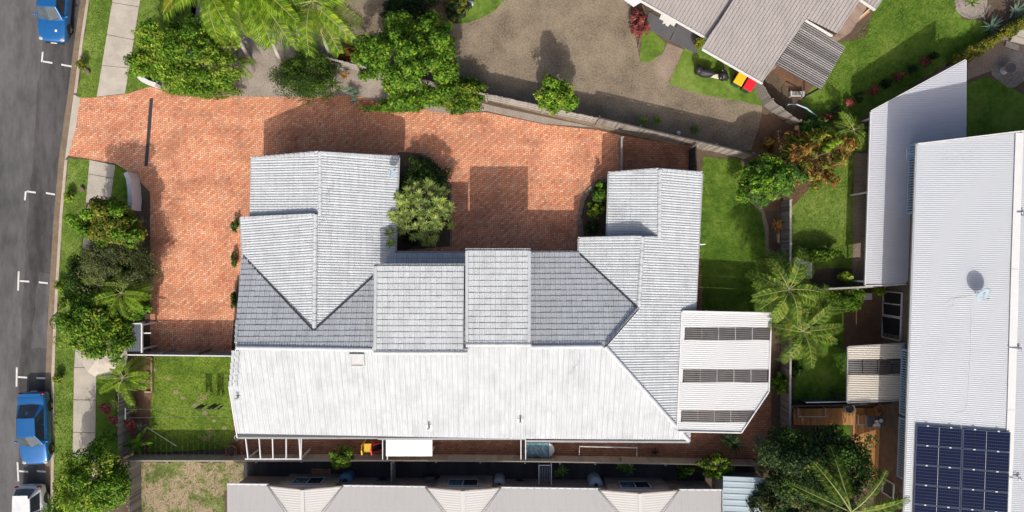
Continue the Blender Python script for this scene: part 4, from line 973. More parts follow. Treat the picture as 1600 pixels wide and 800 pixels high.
def palm(label, base, crown, h, L, kind='green', n=14, dry=2, r=.09, group=None, angs=None, lean=None, elev=None, shaft=True):
    b = GX(*base, 0); b.z = .1; c = G(*crown, h); t = thing('palm_tree', b, label, 'palm', group); c = c-b
    m = MB(); m.tube([Vector((0,0,0)), c*.5+Vector((c.x*-.08, c.y*-.08, 0)), c], [r*1.35, r, r*.85], 10)
    rings = m.build('trunk', M['palmbark'], t, local=True)
    if shaft:
        m = MB(); m.tube([c-Vector((0,0,.05)), c+Vector((0,0,.45)), c+Vector((0,0,.75))], [r*1.0, r*.95, r*.4], 8); m.build('crownshaft', M['stalk'], t, local=True)
    z0 = .6 if shaft else .05
    lst = [(kind, i) for i in range(n)]+[('dry', i) for i in range(dry)]
    for kd, i in lst:
        a = (angs[i % len(angs)] if angs and kd != 'dry' else i*2.399+random.uniform(-.2,.2)); me = random.choice(FRONDS[kd]); s = L*random.uniform(.85,1.12)
        o = link('frond', me, t, c+Vector((math.cos(a)*.06, math.sin(a)*.06, z0-.012*i)))
        pitch = (elev if elev is not None else random.uniform(-.55, .6)) if kd != 'dry' else .55
        o.rotation_euler = (random.uniform(-.25,.25), pitch, a); o.scale = (s, s*random.uniform(.9,1.1), s)
    return t
# ---- rosettes of strap leaves
def rosette_verts(n, L, w, arch, rise, jit=.2, segs=3):
    vs = []
    for i in range(n):
        a = 2*math.pi*i/n*1.0+random.uniform(-jit, jit)+i*.37; l = L*random.uniform(.7, 1.1); el = rise*random.uniform(.5, 1.3); prev = None
        ca, sa = math.cos(a), math.sin(a)
        for k in range(segs+1):
            s = k/segs; x = l*s*math.cos(el)+.0; z = l*(s*math.sin(el)-arch*s*s); ww = w*(math.sin(math.pi*min(.97, .22+.75*s)))*.5
            cur = [(ca*x+sa*ww, sa*x-ca*ww, z), (ca*x-sa*ww, sa*x+ca*ww, z)]
            if prev: vs += [prev[0], cur[0], cur[1], prev[1]]
            prev = cur
    return np.array(vs)
def rosette_plant(name, label, cat, px, py, h, L, mat, n=18, w=.06, arch=.35, rise=.7, heads=1, spread=0.0, group=None, base_h=.1, individual=False):
    c = GX(px, py, h); c.z = .1; t = thing(name, c, label, cat, group); m = MB(); hv = []
    for k in range(heads):
        a = k*2.4; rr = spread*math.sqrt((k+.3)/heads) if heads > 1 else 0
        z = h*(1-.35*(rr/max(spread, .01))**2) if heads > 1 else h-.1
        p = Vector((rr*math.cos(a)*random.uniform(.8,1.1), rr*math.sin(a)*random.uniform(.8,1.1), max(.03, z+random.uniform(-.15,.15)*h)))
        vv = rosette_verts(n, L*random.uniform(.85,1.15), w, arch, rise)
        if individual: 
            for q in range(0, len(vv), 12): link('leaf', np_mesh('leaf', vv[q:q+12], 4, M[mat]), t, p)
        else: hv.append(vv+np.array(p))
        m.tube([Vector((p.x*.15, p.y*.15, 0)), Vector((p.x*.7, p.y*.7, p.z*.55)), p], [.05, .035, .025] if h > .8 else [.03,.025,.02], 5)
    if hv: link('leaves', np_mesh('leaves', np.concatenate(hv), 4, M[mat]), t)
    m.build('stem', M['bark'], t, local=True); return t

# ---------------- top left garden
tree('hedge_bush', 'big rounded bright green bush beside the footpath and the palms', 'bush', 293, 92, 88, 62, .1, 3.6, 'leaf_bright', 26000, .15, 170, .155, .7, -.5, extra=('leaf_yellow', .22))
tree('garden_bush', 'low yellow-green edging bush along the brick drive at the foot of the big rounded bush', 'bush', 322, 140, 62, 15, .1, 1.1, 'leaf_yellow', 6000, .10, 50, .25)
tree('garden_bush', 'fine leaved mid green bush between the leaning palm and the brick drive', 'bush', 482, 118, 56, 42, .1, 2.6, 'leaf_mid', 17000, .09, 90, .25, extra=('leaf_bright', .35))
tree('leafy_tree', 'large clumpy bright green tree over the top of the brick drive', 'tree', 643, 95, 78, 80, 1.0, 5.2, 'leaf_bright', 22000, .19, 110, .18, .7, -.4, trunk_r=.16)
tree('garden_bush', 'low lighter bush to the right of the large clumpy tree above the drive', 'bush', 718, 152, 50, 30, .1, 2.0, 'leaf_bright', 9000, .13, 45, .28, extra=('leaf_yellow', .25))
tree('garden_bush', 'strip of low green shrubs under the large clumpy tree at the drive edge', 'bush', 625, 165, 55, 13, .1, 1.2, 'leaf_bright', 5000, .12, 40, .3)
tree('small_tree', 'small round bright green tree standing alone in front of the timber fence', 'tree', 868, 152, 28, 34, .8, 3.6, 'leaf_bright', 9000, .17, 35, .30, .7, extra=('leaf_yellow', .12))
tree('garden_bush', 'dark shrubs beside the planted island at the top edge of the photo', 'bush', 640, 14, 50, 22, .1, 1.8, 'leaf_dark', 6000, .15, 35, .3)
tree('garden_bush', 'dark bush in the planted island of the neighbour driveway', 'bush', 712, 14, 22, 20, .1, 1.3, 'leaf_dark', 4000, .14, 25, .3, extra=('leaf_gold', .25))
tree('garden_bush', 'orange-green shrub next to the leaning pale palm trunk by the fence', 'bush', 545, 88, 20, 20, .1, 1.2, 'leaf_red', 1300, .20, 15, .4, aspect=.3)
PALMS = 'palms at the top left of the garden'
palm('palm leaning out of the top edge with drooping yellow-green fronds above the bare mulch', (446,112), (392,-28), 6.0, 3.9, 'green', 15, 4, .10, angs=[3.3,3.7,4.0,4.3,4.55,4.8,5.05,5.3,5.6,6.0,2.9,0.3,1.2,2.1])
palm('palm with a pale leaning trunk next to the large clumpy tree', (520,98), (492,8), 5.4, 3.0, 'green', 14, 3, .09)
palm('palm at the top edge next to the yellow bin', (392,95), (334,-20), 5.6, 3.2, 'green', 13, 3, .09)
palm('short palm in the middle of the palm clump above the fine leaved bush', (470,60), (446,-2), 4.6, 2.5, 'green', 13, 4, .08)
palm('low palm seedling between the big rounded bush and the palm clump', (372,104), (368,100), 1.3, 1.2, 'green', 9, 0, .05, shaft=False)
rosette_plant('strap_plant', 'yellow-green grassy clump at the right foot of the fine leaved bush', 'plant', 520, 132, .8, .75, 'strap_green', 40, .05, .6, 1.0)
rosette_plant('strap_plant', 'orange tipped grassy plant next to the yellow-green clump by the drive', 'plant', 538, 118, .6, .6, 'leaf_red', 22, .05, .5, .9)
rosette_plant('strap_plant', 'grey-green tufts by the drive between the two leafy bushes', 'plant', 553, 146, .4, .5, 'strap_blue', 30, .04, .5, .8, 3, .5)
rosette_plant('bromeliad', 'orange bromeliad by the shaded neighbour driveway behind the palm', 'plant', 541, 68, .5, .55, 'leaf_red', 16, .09, .35, .7)
# ---------------- neighbour driveway
for lab, px, py, mt, s in (('left one of the pair of spiky plants by the paling fence', 1003, 190, 'strap_green', .85), ('right one of the pair of spiky plants by the paling fence', 1026, 189, 'strap_green', .75), ('spiky plant next to the white garden light by the paling fence', 1084, 203, 'strap_green', .9)):
    rosette_plant('spiky_plant', lab, 'plant', px, py, .55, s*.62, mt, 34, .05, .3, .75)
tree('garden_bush', 'copper red leaved shrub at the corner of the white porch roof', 'bush', 998, 36, 15, 26, .1, 1.3, 'leaf_maroon', 1500, .2, 26, .34, aspect=.3)
tree('garden_bush', 'yellow-green shrub below the join of the two grey ribbed roofs', 'bush', 1097, 66, 11, 13, .1, 1.3, 'leaf_gold', 900, .15, 14, .4)
# ---------------- left street garden
tree('leafy_tree', 'golden green tree at the top of the street garden beside the curved white wall', 'tree', 178, 352, 48, 42, .6, 4.0, 'leaf_gold', 11500, .17, 46, .28, .6, extra=('leaf_bright', .55))
tree('leafy_tree', 'fine leaved olive tree in the middle of the street garden', 'tree', 182, 412, 58, 52, .5, 3.8, 'leaf_olive', 26000, .09, 100, .26, .5)
tree('leafy_tree', 'bright green tree in the lower part of the street garden by the lean-to roof', 'tree', 156, 512, 54, 54, .5, 4.2, 'leaf_bright', 17000, .17, 75, .26, .7, extra=('leaf_yellow', .1))
tree('garden_bush', 'mid green shrub filling the street side of the garden between palm and footpath', 'bush', 140, 452, 36, 62, .2, 2.8, 'leaf_mid', 12000, .13, 50, .28, extra=('leaf_bright', .4))
tree('garden_bush', 'dark shrub under the palm fronds next to the brick drive', 'bush', 210, 440, 32, 58, .2, 2.6, 'leaf_mid', 9500, .12, 45, .28)
tree('garden_bush', 'bright leafy bush next to the brick drive above the lean-to roof', 'bush', 214, 482, 26, 26, .2, 2.6, 'leaf_bright', 5000, .16, 30, .3)
palm('palm with yellow fronds in the street garden next to the brick drive', (196,466), (190,458), 3.0, 1.7, 'green', 14, 2, .08, shaft=False)
palm('palm in the street garden at the edge of the footpath', (170,456), (154,446), 2.8, 1.3, 'olive', 10, 3, .07, shaft=False)
palm('spiky green palm over the corner of the walled garden by the white umbrella', (196,588), (192,590), 1.9, 1.75, 'green', 15, 0, .08, shaft=False)
tree('leafy_tree', 'round leafy tree over the kerb at the bottom left corner', 'tree', 145, 754, 62, 56, .6, 4.6, 'leaf_bright', 21000, .15, 85, .25, .6, extra=('leaf_yellow', .2))
for lab, px, py, mt in (('maroon bromeliad on the street side of the walled garden fence', 166, 637, 'leaf_maroon'), ('pale spiky bromeliad next to the maroon one by the walled garden', 182, 633, 'strap_pale'), ('pale gold bromeliad just inside the walled garden fence', 207, 634, 'strap_pale'), ('small maroon bromeliad below the pale ones by the walled garden', 180, 656, 'leaf_maroon'), ('dark maroon strap plant inside the walled garden fence', 206, 662, 'leaf_maroon')):
    rosette_plant('bromeliad', lab, 'plant', px, py, .7, .42, mt, 26, .07, .25, .65, 3, .22)
rosette_plant('broad_leaf_plant', 'glossy broad leaved green plant on the street side of the garden fence', 'plant', 173, 681, .9, .95, 'leaf_bright', 9, .24, .45, .8, individual=True)
rosette_plant('broad_leaf_plant', 'glossy broad leaved green plant inside the bottom corner of the walled garden', 'plant', 214, 692, .9, 1.05, 'leaf_bright', 9, .26, .45, .8, individual=True)
rosette_plant('strap_plant', 'blue-green strap plant in the dark garden bed of the walled garden', 'plant', 221, 668, .6, .7, 'strap_blue', 16, .05, .4, .8)
for lab, px, py, mt in (('young yellow verge shrub nearest the top parked car', 127, 103, 'leaf_gold'), ('young lime green verge shrub below the driveway crossing', 107, 307, 'leaf_yellow'), ('young lime verge shrub halfway along the grass strip', 95, 446, 'leaf_yellow'), ('young verge shrub above the parked blue sedan', 90, 592, 'leaf_yellow')):
    tree('verge_shrub', lab, 'shrub', px, py, 9, 9, .1, .9, mt, 700, .10, 14, .4, extra=None)
for px, py in ((139,108),(119,302),(107,452),(100,578)):
    pass
# ---------------- beside the left wing and between the wings
tree('hedge_bush', 'dark green hedge in the bed between the left wing and the brick court', 'hedge', 662, 312, 42, 68, .1, 1.5, 'leaf_dark', 14000, .13, 90, .22, .6, extra=('leaf_mid', .4))
def dracaena():
    c = GX(660, 328, 3); c.z = .1; t = thing('dracaena', c, 'pale green dracaena with many star shaped leaf heads beside the left wing', 'plant'); m = MB(); k = 0; r2 = random.Random(4)
    spots = [(r*math.cos(a), r*math.sin(a)) for r, n in ((.05,1),(.5,7),(.95,12),(1.4,17),(1.7,10)) for a in [2*math.pi*(i+.3*r2.random())/n for i in range(n)]]+[(-1.9,-1.3),(-1.75,-1.85),(-1.7,-.55),(.4,-1.75),(.05,-1.9)]
    for x, y in spots:
        x += r2.uniform(-.13,.13); y += r2.uniform(-.13,.13); z = 3.4-.35*(x*x+y*y)+r2.uniform(-.2,.2); z = max(z, 2.55 if x < -1.5 else 1.7)
        o = link('leaf_head', np_mesh('leaf_head', rosette_verts(32, .40*r2.uniform(.8,1.2), .055, .30, .55), 4, M['strap_pale']), t, (x, y, z))
        m.tube([Vector((x*.1,y*.1,.0)), Vector((x*.45,y*.45,z*.5)), Vector((x,y,z))], [.06,.04,.025], 5)
    m.build('stem', M['bark'], t, local=True)
dracaena()
tree('garden_bush', 'green bush at the top of the curved bed beside the right wing', 'bush', 938, 300, 14, 18, .1, 1.5, 'leaf_mid', 3000, .15, 22, .35, extra=('leaf_bright', .3))
tree('garden_bush', 'yellow-green bush in the middle of the curved bed beside the right wing', 'bush', 930, 328, 14, 12, .1, 1.3, 'leaf_bright', 2500, .15, 18, .35, extra=('leaf_yellow', .3))
tree('garden_bush', 'dark bush in the shade at the bottom of the curved bed', 'bush', 926, 355, 12, 12, .1, 1.0, 'leaf_dark', 1600, .13, 15, .35)
for lab, px, py in (('small green plant against the left wall below the roof step', 368, 352), ('small green plant against the left wall halfway down the brick drive', 366, 405), ('small green plant against the left wall near the garden fence', 366, 470)):
    tree('wall_plant', lab, 'plant', px, py, 5, 14, .1, .9, 'leaf_mid', 500, .12, 12, .4)
# ---------------- right yards
tree('leafy_tree', 'rounded leafy green tree by the fence on the right of the side lawn', 'tree', 1199, 283, 44, 40, .8, 3.8, 'leaf_bright', 12000, .19, 55, .28, .6, extra=('leaf_mid', .4))
tree('copper_shrub', 'copper and orange leaved shrub between the green tree and the patio roof', 'shrub', 1266, 248, 62, 52, .2, 2.6, 'leaf_red', 3300, .31, 46, .20, .5, aspect=.26, extra=('leaf_gold', .35))
tree('garden_bush', 'small copper shrub to the left of the green tree in the shade', 'bush', 1198, 226, 16, 12, .1, 1.2, 'leaf_red', 500, .28, 10, .4, aspect=.25)
tree('garden_bush', 'dark green long leaved shrub above the copper shrub beside the bent fence', 'bush', 1272, 200, 26, 22, .1, 1.6, 'leaf_mid', 1500, .32, 24, .35, aspect=.25)
tree('garden_bush', 'small lime yellow dome shaped shrub amid the copper leaves', 'bush', 1292, 228, 14, 12, .2, 2.5, 'leaf_yellow', 1500, .13, 14, .4)
palm('low spreading palm at the pointed corner of the white patio roof', (1330,206), (1334,202), 1.6, 1.25, 'olive', 13, 0, .07, shaft=False)
palm('low palm beside the one at the patio roof corner, over the lawn edge', (1310,214), (1308,216), 1.3, 1.0, 'green', 10, 0, .06, shaft=False)
rosette_plant('bromeliad', 'red and green bromeliad between the fence and the side lawn', 'plant', 1213, 352, .7, .72, 'leaf_red', 22, .09, .3, .7)
BP = 'big palm'
palm('tallest of the shaggy palms overhanging the carport', (1226,470), (1234,452), 4.2, 2.2, 'olive', 20, 4, .13, shaft=False)
palm('lower shaggy palm whose fronds hang over the carport corner', (1232,510), (1256,518), 3.4, 2.0, 'olive', 18, 4, .11, shaft=False)
palm('shaggy palm nearest the brick building among the big palms', (1256,480), (1278,486), 3.2, 1.6, 'olive', 13, 1, .10, shaft=False)
palm('small shaggy palm next to the white garden table', (1206,420), (1212,420), 2.6, 1.4, 'olive', 11, 2, .08, shaft=False)
for lab, px, py, rx, ry, mt in (('row of lime green shrubs at the lower end of the back lawn', 1275, 397, 34, 13, 'leaf_bright'), ('bright yellow shrub beside the thin grey fence end', 1319, 432, 10, 10, 'leaf_yellow'), ('green bush at the left end of the small back yard', 1322, 466, 24, 26, 'leaf_bright'), ('lime plant beside the sliding door of the brick building', 1372, 456, 8, 8, 'leaf_yellow'),
                                ('white flecked shrub against the plank fence near the deck', 1244, 578, 8, 14, 'leaf_mid'), ('green creeper over the plank fence beside the carport', 1219, 600, 12, 16, 'leaf_bright')):
    tree('garden_bush', lab, 'bush', px, py, rx, ry, .1, 1.4, mt, int(rx*ry*7)+400, .15, 26, .34)
tree('leafy_tree', 'big dark dense tree over the deck at the lower right', 'tree', 1276, 730, 84, 76, .6, 5.0, 'leaf_dark', 30000, .16, 110, .24, .5, extra=('leaf_mid', .25), trunk_r=.18)
tree('leafy_tree', 'dark tree at the bottom edge beside the blue shed roof', 'tree', 1212, 782, 44, 40, .6, 4.0, 'leaf_dark', 9000, .16, 50, .28, extra=('leaf_olive', .3))
palm('date palm with long spiky fronds reaching over the roof edge at the bottom right', (1318,800), (1330,800), 5.6, 3.3, 'date', 12, 0, .2, shaft=False, angs=[0.12, .35, 1.05, 1.75, 2.2, 2.75, 3.3, 3.9, 4.6, 5.2, 5.8, -.15])
rosette_plant('spiky_plant', 'blue-green spiky plant in the shade right of the brick side yard', 'plant', 1187, 690, .8, .85, 'strap_blue', 40, .05, .3, .6)
rosette_plant('spiky_plant', 'shaded dark spiky plant to the left of the blue-green one', 'plant', 1143, 694, .8, .95, 'leaf_dark', 44, .05, .35, .6, 2, .5)
tree('garden_bush', 'lime green vine hanging over the beige fence above the shed', 'bush', 1118, 728, 30, 18, .5, 1.9, 'leaf_bright', 2200, .16, 26, .3, extra=('leaf_yellow', .3))
tree('garden_bush', 'green vine over the beige fence left of the shed vine', 'bush', 1074, 735, 18, 10, .2, 1.6, 'leaf_bright', 900, .16, 14, .35)
tree('garden_bush', 'round lime green shrub hanging over the beige fence beside the toy', 'bush', 534, 714, 22, 18, .4, 1.8, 'leaf_yellow', 3500, .13, 24, .32, extra=('leaf_bright', .3))
rosette_plant('strap_plant', 'bright green tufted plant in the alley next to the gate', 'plant', 877, 736, .9, .6, 'strap_green', 13, .13, .45, .8)
rosette_plant('strap_plant', 'shaded green tufted plant in the alley near the brick gable', 'plant', 978, 732, .8, .55, 'strap_green', 12, .11, .45, .8, 2, .5)
rosette_plant('strap_plant', 'dark weeping plant on the brick yard below the right roof corner', 'plant', 1022, 706, .6, .55, 'leaf_dark', 20, .05, .45, .8)
for lab, px, py in (('grey-green agave at the top right beside the hedge', 1585, 18), ('smaller grey-green agave in the dark bed near the golden hedge', 1548, 42)):
    rosette_plant('agave', lab, 'plant', px, py, .5, .8, 'strap_blue', 24, .09, .2, .6)
rosette_plant('strap_plant', 'yellow striped strap plant in the round bed at the top right', 'plant', 1518, 4, .7, .7, 'strap_green', 18, .07, .35, .8)
def hedge_run():
    a = GX(1495,92,0); t = thing('hedge', a, 'long golden green hedge along the low fence at the top right', 'hedge'); vs = []
    for k in range(16):
        f = k/15; c = G(1493+f*115, 95-f*66, .7); v, _ = crown_cloud(c, (.42,.42,.55), 700, .13, 10, .5); vs.append(v)
    v = np.concatenate(vs); link('foliage', np_mesh('foliage', v-np.array(a), 4, M['leaf_gold']), t)
    m = MB()
    for k in range(8): p = GX(1497+k*14, 93-k*8, 0); m.tube([p, p+Vector((.05,0,.8))], [.03,.01], 5)
    m.build('stem', M['bark'], t)
hedge_run()
for k in range(10):
    px, py = 1290+k*19, 182-k*10.5
    tree('groundcover_plant', ['low red leaved plant', 'low dark plant'][k % 2]+' in the shaded bed by the pointed patio roof, '+['lowest','second','third','fourth','fifth','sixth','seventh','eighth','ninth','topmost'][k]+' up', 'plant', px+random.uniform(-4,4), py, 11, 8, .1, .6, ['leaf_maroon','leaf_dark'][k % 2], 260, .16, 9, .45, aspect=.3, group='plants in the shaded bed by the patio roof')
# ================================================================ cars
M['car_blue'] = m_paint('blue_car_paint', (.008, .12, .35)); M['car_white'] = m_paint('white_car_paint', (.62, .63, .64), .8, .3, .0)
M['lamp'] = plain('lamp_lens', (.34, .36, .38), .1, .05); M['taillamp'] = plain('tail_lamp', (.30, .012, .012), .2, .1); M['trim'] = plain('car_trim', (.02, .02, .022), .5)
M['plate'] = plain('number_plate', (.65, .65, .6), .5); M['seatgrey'] = plain('car_interior', (.10, .10, .105), .8); M['carglass'] = m_glass('car_glass', (.02, .026, .032), .04)
M['screenglass'] = m_glass('windscreen_glass', (.05, .065, .075), .05)
def car(name, label, loc, rz, L, W, Ht, paint, style='sedan', group=None):
    t = thing(name, loc, label, 'car', group, rz); w = W/2
    hatch = style == 'hatch'
    st = [(-.5,.60,.36,.56),(-.487,.80,.27,.64),(-.455,.92,.2,.70),(-.40,.97,.18,.755),(-.31,1.0,.18,.83),(-.21,1.0,.18,.90),(0,1.0,.17,.92),(.2,1.0,.18,.94)]
    st += [(.34,.99,.2,.97),(.42,.97,.22,.97),(.47,.93,.25,.94),(.492,.86,.30,.86),(.5,.76,.36,.70)] if not hatch else [(.36,.99,.2,.98),(.45,.96,.22,.98),(.485,.90,.26,.92),(.5,.80,.34,.75)]
    b = MB(); vs = []; fs = []; nn = 12
    for y, h, zb, zt in st:
        h *= w; half = [(0,zb),(h*.80,zb),(h*.97,zb+.10),(h,zb+(zt-zb)*.55),(h*.965,zt-.07),(h*.88,zt-.005),(0,zt+.035)]
        ring = [(x, z) for x, z in half]+[(-x, z) for x, z in half[-2:0:-1]]
        vs += [(x, y*L, z) for x, z in ring]
    n = 12
    for i in range(len(st)-1):
        for k in range(n): fs.append((i*n+k, (i+1)*n+k, (i+1)*n+(k+1) % n, i*n+(k+1) % n))
    fs += [tuple(range(n)), tuple((len(st)-1)*n+k for k in range(n-1,-1,-1))]
    b.add(vs, fs); b.build('body', paint, t, smooth=True, subsurf=2, local=True)
    zr = Ht; zb = .925
    if not hatch: A, Bf, Br, Cr = (-.215,.80,zb), (-.075,.635,zr-.02), (.17,.615,zr-.03), (.335,.72,.965)
    else: A, Bf, Br, Cr = (-.235,.80,zb), (-.09,.65,zr-.02), (.36,.60,zr-.04), (.465,.72,.97)
    g = MB(); P = [[(-r[1]*w*2*.5*1.0*1.0 if s < 0 else r[1]*w, r[0]*L, r[2]) for r in (A, Bf, Br, Cr)] for s in (-1, 1)]
    Lf, Rt = [Vector(p) for p in P[0]], [Vector(p) for p in P[1]]
    ca = [(a+c)/2+Vector((0,0,.045)) for a, c in zip(Lf, Rt)]; ca[0] += Vector((0,-.10,-.03)); ca[3] += Vector((0,.06,-.03)); ca[1] += Vector((0,-.04,0))
    base = [Vector((p.x*1.12, p.y, zb-.10)) for p in (Lf[0], Rt[0], Lf[3], Rt[3])]
    vs = Lf+ca+Rt; fs = []
    for i in range(3): fs += [(i, 4+i, 5+i, i+1), (4+i, 8+i, 9+i, 5+i)]
    sl = [Vector((Lf[i].x*1.13, Lf[i].y, zb-.06)) for i in (1, 2)]; sr = [Vector((-p.x, p.y, p.z)) for p in sl]
    k = len(vs); vs += [Vector((-.9*w, A[0]*L, zb-.06)), Vector((-.93*w, Cr[0]*L, zb-.03)), Vector((.9*w, A[0]*L, zb-.06)), Vector((.93*w, Cr[0]*L, zb-.03))]
    fs += [(k, 0, 1, 2, 3, k+1), (k+2, k+3, 11, 10, 9, 8), (k, k+2, 8, 4, 0), (k+1, 3, 7, 11, k+3)]
    g.add(vs, fs); g.build('roof', paint, t, local=True, bevel=.03)
    def pane(nm, q, mat, inset=.07, o=.012):
        q = [Vector(p) for p in q]; c = sum(q, Vector())/len(q); nrm = (q[1]-q[0]).cross(q[-1]-q[0]).normalized()
        if nrm.dot(c-Vector((0, c.y*.4, .6))) < 0: nrm = -nrm
        r = [p.lerp(c, inset)+nrm*o for p in q]; m = MB(); n_ = len(r); m.add(r+[p-nrm*.01 for p in r], [tuple(range(n_)), tuple(range(2*n_-1, n_-1, -1))]+[(i, n_+i, n_+(i+1) % n_, (i+1) % n_) for i in range(n_)])
        return m.build(nm, mat, t, local=True)
    ws = [Lf[0], ca[0], Rt[0], Rt[1], ca[1], Lf[1]]
    o = pane('windscreen', ws, M['screenglass'], .07, .02)
    for sx in (-.28, .12): m = MB(); m.beam((sx*w*2*.6, ca[0].y+.05, zb+.045), (sx*w*2*.6+.42, ca[0].y+.13, zb+.09), .02, .015); m.build('wiper', M['trim'], t, local=True)
    pane('rear_window', [Lf[3], ca[3], Rt[3], Rt[2], ca[2], Lf[2]], M['carglass'], .08, .02)
    for s, side in ((-1, Lf), (1, Rt)):
        bx = .90*w*s; ym = (side[1].y+side[2].y)/2
        md = side[1].lerp(side[2], .5); mb = Vector((bx*1.0, md.y+.05, zb-.03))
        pane('side_window', [Vector((bx, A[0]*L+.12, zb-.03)), mb, md, side[1]], M['carglass'], .10)
        pane('side_window', [mb, Vector((.92*w*s, Cr[0]*L-.18, zb-.0)), side[2], md], M['carglass'], .10)
        for k, y in enumerate((-.30, .29)):
            for q in (0,): 
                m = MB(); c = (s*(w-.10), y*L, .315)
                vs = []; prof = [(.20,-.09),(.29,-.10),(.315,-.06),(.315,.06),(.29,.10),(.20,.09)]
                N = 18
                for r, x in prof: vs += [(c[0]+x, c[1]+r*math.cos(2*math.pi*i/N), c[2]+r*math.sin(2*math.pi*i/N)) for i in range(N)]
                fs = [(j*N+i, j*N+(i+1) % N, (j+1)*N+(i+1) % N, (j+1)*N+i) for j in range(len(prof)-1) for i in range(N)]
                m.add(vs, fs); tw = m.build('wheel', M['rubber'], t, local=True)
                m = MB(); xo = c[0]+s*.085
                for i in range(5):
                    a = 2*math.pi*i/5; m.beam((xo, c[1], c[2]), (xo-s*.01, c[1]+.19*math.cos(a), c[2]+.19*math.sin(a)), .06, .03, up=(1,0,0))
                m.add([(xo-s*.03, c[1]+.205*math.cos(2*math.pi*i/N), c[2]+.205*math.sin(2*math.pi*i/N)) for i in range(N)], [tuple(range(N))]); m.build('rim', M['steel'], tw, local=True)
            m = MB(); m.add([(s*(w+.004), y*L+.36*math.cos(math.pi*i/12), .33+.36*math.sin(math.pi*i/12)) for i in range(13)]+[(s*(w-.06), y*L+.36*math.cos(math.pi*i/12), .33+.36*math.sin(math.pi*i/12)) for i in range(13)], [tuple(range(13))]+[(i, i+1, 14+i, 13+i) for i in range(12)]); m.build('wheel_arch', M['trim'], t, local=True)
        m = MB(); m.sphere((s*(w+.09), A[0]*L+.22, zb+.02), (.11,.06,.075), 10, 6); m.beam((s*(w-.08), A[0]*L+.2, zb-.02), (s*(w+.05), A[0]*L+.22, zb), .05, .04); m.build('mirror', paint, t, local=True, smooth=True)
        m = MB(); m.sphere((s*w*.74, -.462*L, .645), (.15,.13,.06), 12, 6); m.build('headlight', M['lamp'], t, local=True, smooth=True)
        m = MB(); m.sphere((s*w*.76, .478*L, .80), (.17,.10,.11), 12, 6); m.build('tail_light', M['taillamp'], t, local=True, smooth=True)
        for y in (-.04, .17): m = MB(); m.box((s*(w*.985), y*L+.10, .80), (.03,.16,.03)); m.build('door_handle', paint, t, local=True)
    m = MB(); m.box((0, -.497*L, .50), (.9*w, .05, .14)); m.build('grille', M['trim'], t, local=True, bevel=.02)
    m = MB(); m.box((0, -.505*L, .40), (.38,.03,.12)); m.build('number_plate', M['plate'], t, local=True); m = MB(); m.box((0, .503*L, .56), (.38,.03,.12)); m.build('number_plate', M['plate'], t, local=True)
    m = MB(); m.box((0, -.503*L+.02, .30), (1.3*w, .06, .07)); m.build('bumper_trim', M['trim'], t, local=True)
    if style == 'hatch': m = MB(); m.box((0, .385*L, zr-.0), (1.05*w, .22, .03)); m.build('spoiler', paint, t, local=True, bevel=.01)
    else: m = MB(); m.box((0, .468*L, 1.0), (1.5*w, .14, .03)); m.build('boot_lip', paint, t, local=True, bevel=.01)
    return t
CARS = 'cars parked along the kerb'
c1 = car('parked_car', 'blue sedan parked at the lower left with its bonnet towards the white car', (-29.42, -10.6, 0), R(1.5), 4.5, 1.76, 1.42, M['car_blue'], 'sedan', CARS)
c2 = car('parked_car', 'blue sedan cut off by the top edge above the driveway crossing', (-28.15, 15.45, 0), R(-5), 4.5, 1.80, 1.44, M['car_blue'], 'sedan', CARS)
c3 = car('parked_car', 'white hatchback cut off by the bottom left corner', (-29.65, -16.15, 0), R(1), 4.1, 1.76, 1.50, M['car_white'], 'hatch', CARS)
m = MB(); m.box((.35, -1.62, .84), (.14, .14, .012)); m.build('permit_disc', M['plate'], c2, local=True)

# ================================================================ bins, scooter and other small things
M['yellow'] = plain('yellow_plastic', (.62, .40, .015), .45, .06); M['red'] = plain('red_plastic', (.56, .012, .025), .45, .06); M['bin_green'] = plain('dark_green_plastic', (.02, .06, .035), .5)
def bin_(label, px, py, rz, lid):
    c = GX(px, py, 1.05); t = thing('wheelie_bin', c, label, 'bin', 'wheelie bins', rz); m = MB()
    m.add([(x*s, y*s, z) for z, s in ((.12,.80),(.95,1.0)) for x, y in ((-.27,-.33),(.27,-.33),(.27,.33),(-.27,.33))], [(3,2,1,0),(4,5,6,7),(0,1,5,4),(1,2,6,5),(2,3,7,6),(3,0,4,7)]); m.build('body', M['bin_green'], t, local=True, bevel=.02)
    m = MB(); m.add([(-.30,-.38,.96),(.30,-.38,.96),(.30,.36,.99),(-.30,.36,.99),(-.28,-.36,1.02),(.28,-.36,1.02),(.28,.34,1.08),(-.28,.34,1.08)], [(3,2,1,0),(4,5,6,7),(0,1,5,4),(1,2,6,5),(2,3,7,6),(3,0,4,7)]); m.build('lid', M[lid], t, local=True, bevel=.02)
    m = MB(); m.tube([(-.24,.42,1.0),(.24,.42,1.0)], .02, 6); m.build('handle', M['bin_green'], t, local=True)
    for s in (-1, 1): m = MB(); m.tube([(s*.25,.32,.14),(s*.31,.32,.14)], .12, 12); m.build('wheel', M['rubber'], t, local=True)
bin_('wheelie bin with a yellow lid against the grey roofed house', 1157, 123, R(-30), 'yellow')
bin_('wheelie bin with a red lid next to the yellow one', 1172, 132, R(-30), 'red')
bin_('yellow lidded bin at the top edge next to the palms and footpath', 263, 8, R(-8), 'yellow')
